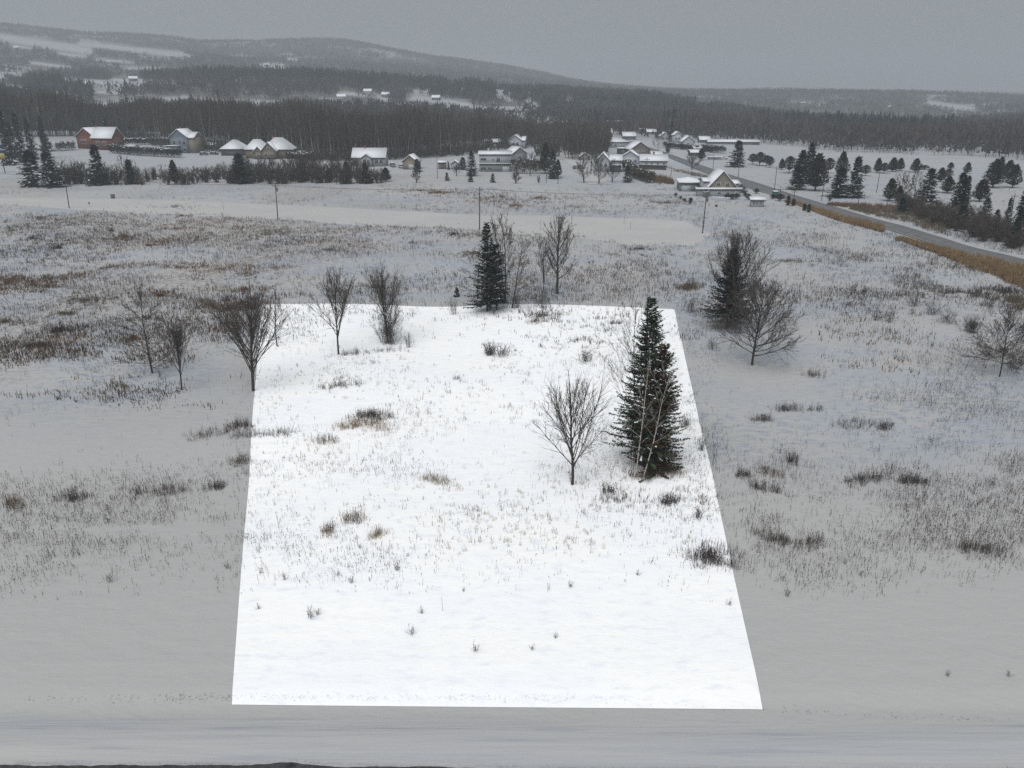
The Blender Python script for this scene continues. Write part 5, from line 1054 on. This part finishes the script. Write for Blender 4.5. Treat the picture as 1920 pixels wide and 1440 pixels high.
# ------------------------------------------------------------------ poles, wires, lamp, sign
def pole(label, px, py, tx, tp, arm=True, trans=False, r=.13, lamp=False):
    x, y, z = G(px, py); H = top_h(x, y, z, tp)
    a, s = azslope(tx, tp); r_ = math.hypot(x, y); dx = r_ * math.sin(float(a)) - x; dx = max(-.9, min(.9, dx * .5))
    t = thing('utility_pole', label, 'utility pole', (x, y, z)); m = MB(); m.segs([(0,0,-.3)], [(dx,0,H)], r, r*.7, 8); m.build('post', M_POLE, t)
    if arm:
        c = MB(); c.box(dx-.9, dx+.9, -.16, -.05, H-.75, H-.63); c.build('crossarm', M_POLE, t)
        for s_ in (-.8, 0, .8): i_ = MB(); i_.segs([(dx+s_,-.1,H-.62)], [(dx+s_,-.1,H-.42)], .05, .03, 6); i_.build('insulator', mat('insulator', (.2,.2,.2), .4), t)
    if trans: b = MB(); b.segs([(dx+.3,0,H-2.0)], [(dx+.3,0,H-1.1)], .2, .2, 10); b.build('transformer', mat('transformer', (.12,.125,.13), .5), t)
    return np.array([x + dx, y, z + H])
Pl = [pole(*a) for a in [('leaning utility pole at the left, beyond the first meadow patch',130,391,123,325),('utility pole on the lane below the wide stone house',521,411,518,343,True,True),('utility pole left of the dark spruce pair, beyond the lane',899,431,901,350),('leaning utility pole at the right end of the lane',1317,438,1327,361,True,True)]]
for lb, a in [('utility pole on the golf course side of the road, near the big spruce',(1384,335,1387,294)),('utility pole behind the pines beside the road',(1337,316,1338,280)),('utility pole left of the green bin',(1452,356,1457,311)),('leaning utility pole between the two dark clumps',(1540,377,1550,325)),('pole right of the wide bluish spruce',(1609,383,1613,345)),
 ('leaning pole among the golf course trees',(1643,362,1652,320)),('short pole beside the columnar cedars',(1487,384,1490,355)),('pole in front of the dark round evergreens',(1660,398,1670,352)),('utility pole in the village yard left of the grove',(1024,343,1026,300)),('utility pole below the side street',(1046,345,1049,307)),('pole in front of the village grove',(1092,331,1093,301)),
 ('pole beside the white gabled house',(1211,345,1213,295)),('pole right of the rusty reeds',(1257,340,1260,312)),('pole at the edge of the wood by the white house',(820,335,820,291)),('slender pole behind the white modern house',(924,286,924,246)),('pole on the upper golf course',(1614,317,1616,292)),('white pole beside the green bin',(1461,377,1464,350)),('pole before the thicket on the right',(1896,405,1901,362))]:
    pole(lb, *a, arm=(a[1] > 330), r=.11)
wm = mat('wire', (.05,.05,.05), .6)
A0 = Pl[0] + (Pl[0] - Pl[1]) * .5
for i_, (a, b) in enumerate(zip([A0] + Pl[:-1], Pl)):
    for off, sd in ((-.8, 0), (.8, 1)):
        m = MB(); n = 18; tt = np.linspace(0, 1, n + 1); pts = a + (b - a) * tt[:, None] + np.array([off, -.1, -.42]) - np.array([0, 0, 1]) * (4 * .012 * np.linalg.norm(b - a) * tt * (1 - tt))[:, None]
        m.segs(pts[:-1], pts[1:], .018, .018, 3); o = m.build('power_line', wm)
        tag(o, f"{'upper' if sd else 'lower'} sagging wire {['left of the leftmost pole','between the leftmost pole and the pole below the stone house','from the pole below the stone house to the pole by the spruces','from the pole by the spruces to the leaning right pole'][i_]}", 'power line')
x, y, z = G(592, 300); H = top_h(x, y, z, 258); t = thing('street_lamp', 'tall thin street lamp in front of the wood', 'street lamp', (x, y, z)); m = MB(); m.segs([(0,0,0)], [(0,0,H)], .1, .07, 8); m.build('post', mat('lamp_grey', (.2,.2,.2), .6), t); m = MB(); m.segs([(0,0,H-.05)], [(1.4,0,H+.2)], .05, .04, 6); m.build('arm', MATS['lamp_grey'], t); m = MB(); m.box(1.3, 2.0, -.15, .15, H+.12, H+.28); m.build('lamp_head', MATS['lamp_grey'], t)
# roadside sign at far left: two blue panels over a yellow one
x, y, z = G(10, 325); u = unit(x, y); t = thing('road_sign', 'tall sign post with dark blue panels above a yellow panel, left picture edge', 'sign', (x, y, z), R(-8)); m = MB(); m.segs([(0,0,-.2)], [(-.4,0,46*u)], .16, .14, 8); m.build('post', M_POLE, t)
for z0, z1, x0, x1, c, nm in ((38, 43, -14, 6, (.03,.055,.13), 'blue_panel'), (31, 35, -14, 10, (.025,.05,.12), 'blue_panel'), (21, 30, -16, 6, (.34,.29,.12), 'yellow_panel')):
    m = MB(); m.box(x0*u, x1*u, -.32, -.2, z0*u, z1*u); o = m.build(nm, mat(nm, c, .6, .1), t)
    m = MB(); [m.box((x0+1+k*3.2)*u, (x0+3+k*3.2)*u, -.326, -.321, (z0+1)*u, (z0+1.8)*u) for k in range(5)] if nm == 'yellow_panel' else m.box((x0+1)*u, (x1-1)*u, -.2, -.1, (z1+.1)*u, (z1+.8)*u)
    m.build('faded_mark' if nm == 'yellow_panel' else 'snow', mat('ochre', (.2,.15,.07), .7) if nm == 'yellow_panel' else M_CAP, o)

# ------------------------------------------------------------------ falling-snow haze over the whole valley
hz = MB(); hz.box(-7600, 7600, -300, 9800, -60, 330); ho = hz.build('haze', [])
hm = bpy.data.materials.new('haze_air'); hm.use_nodes = True; nt = hm.node_tree; nt.nodes.remove(nt.nodes['Principled BSDF']); pv = nt.nodes.new('ShaderNodeVolumePrincipled')
pv.inputs['Color'].default_value = (.66, .71, .77, 1); pv.inputs['Density'].default_value = .00036; pv.inputs['Anisotropy'].default_value = 0.0
nt.links.new(pv.outputs[0], nt.nodes['Material Output'].inputs['Volume']); ho.data.materials.append(hm)
tag(ho, 'thin grey haze of falling snow over the valley', None, None, 'stuff')
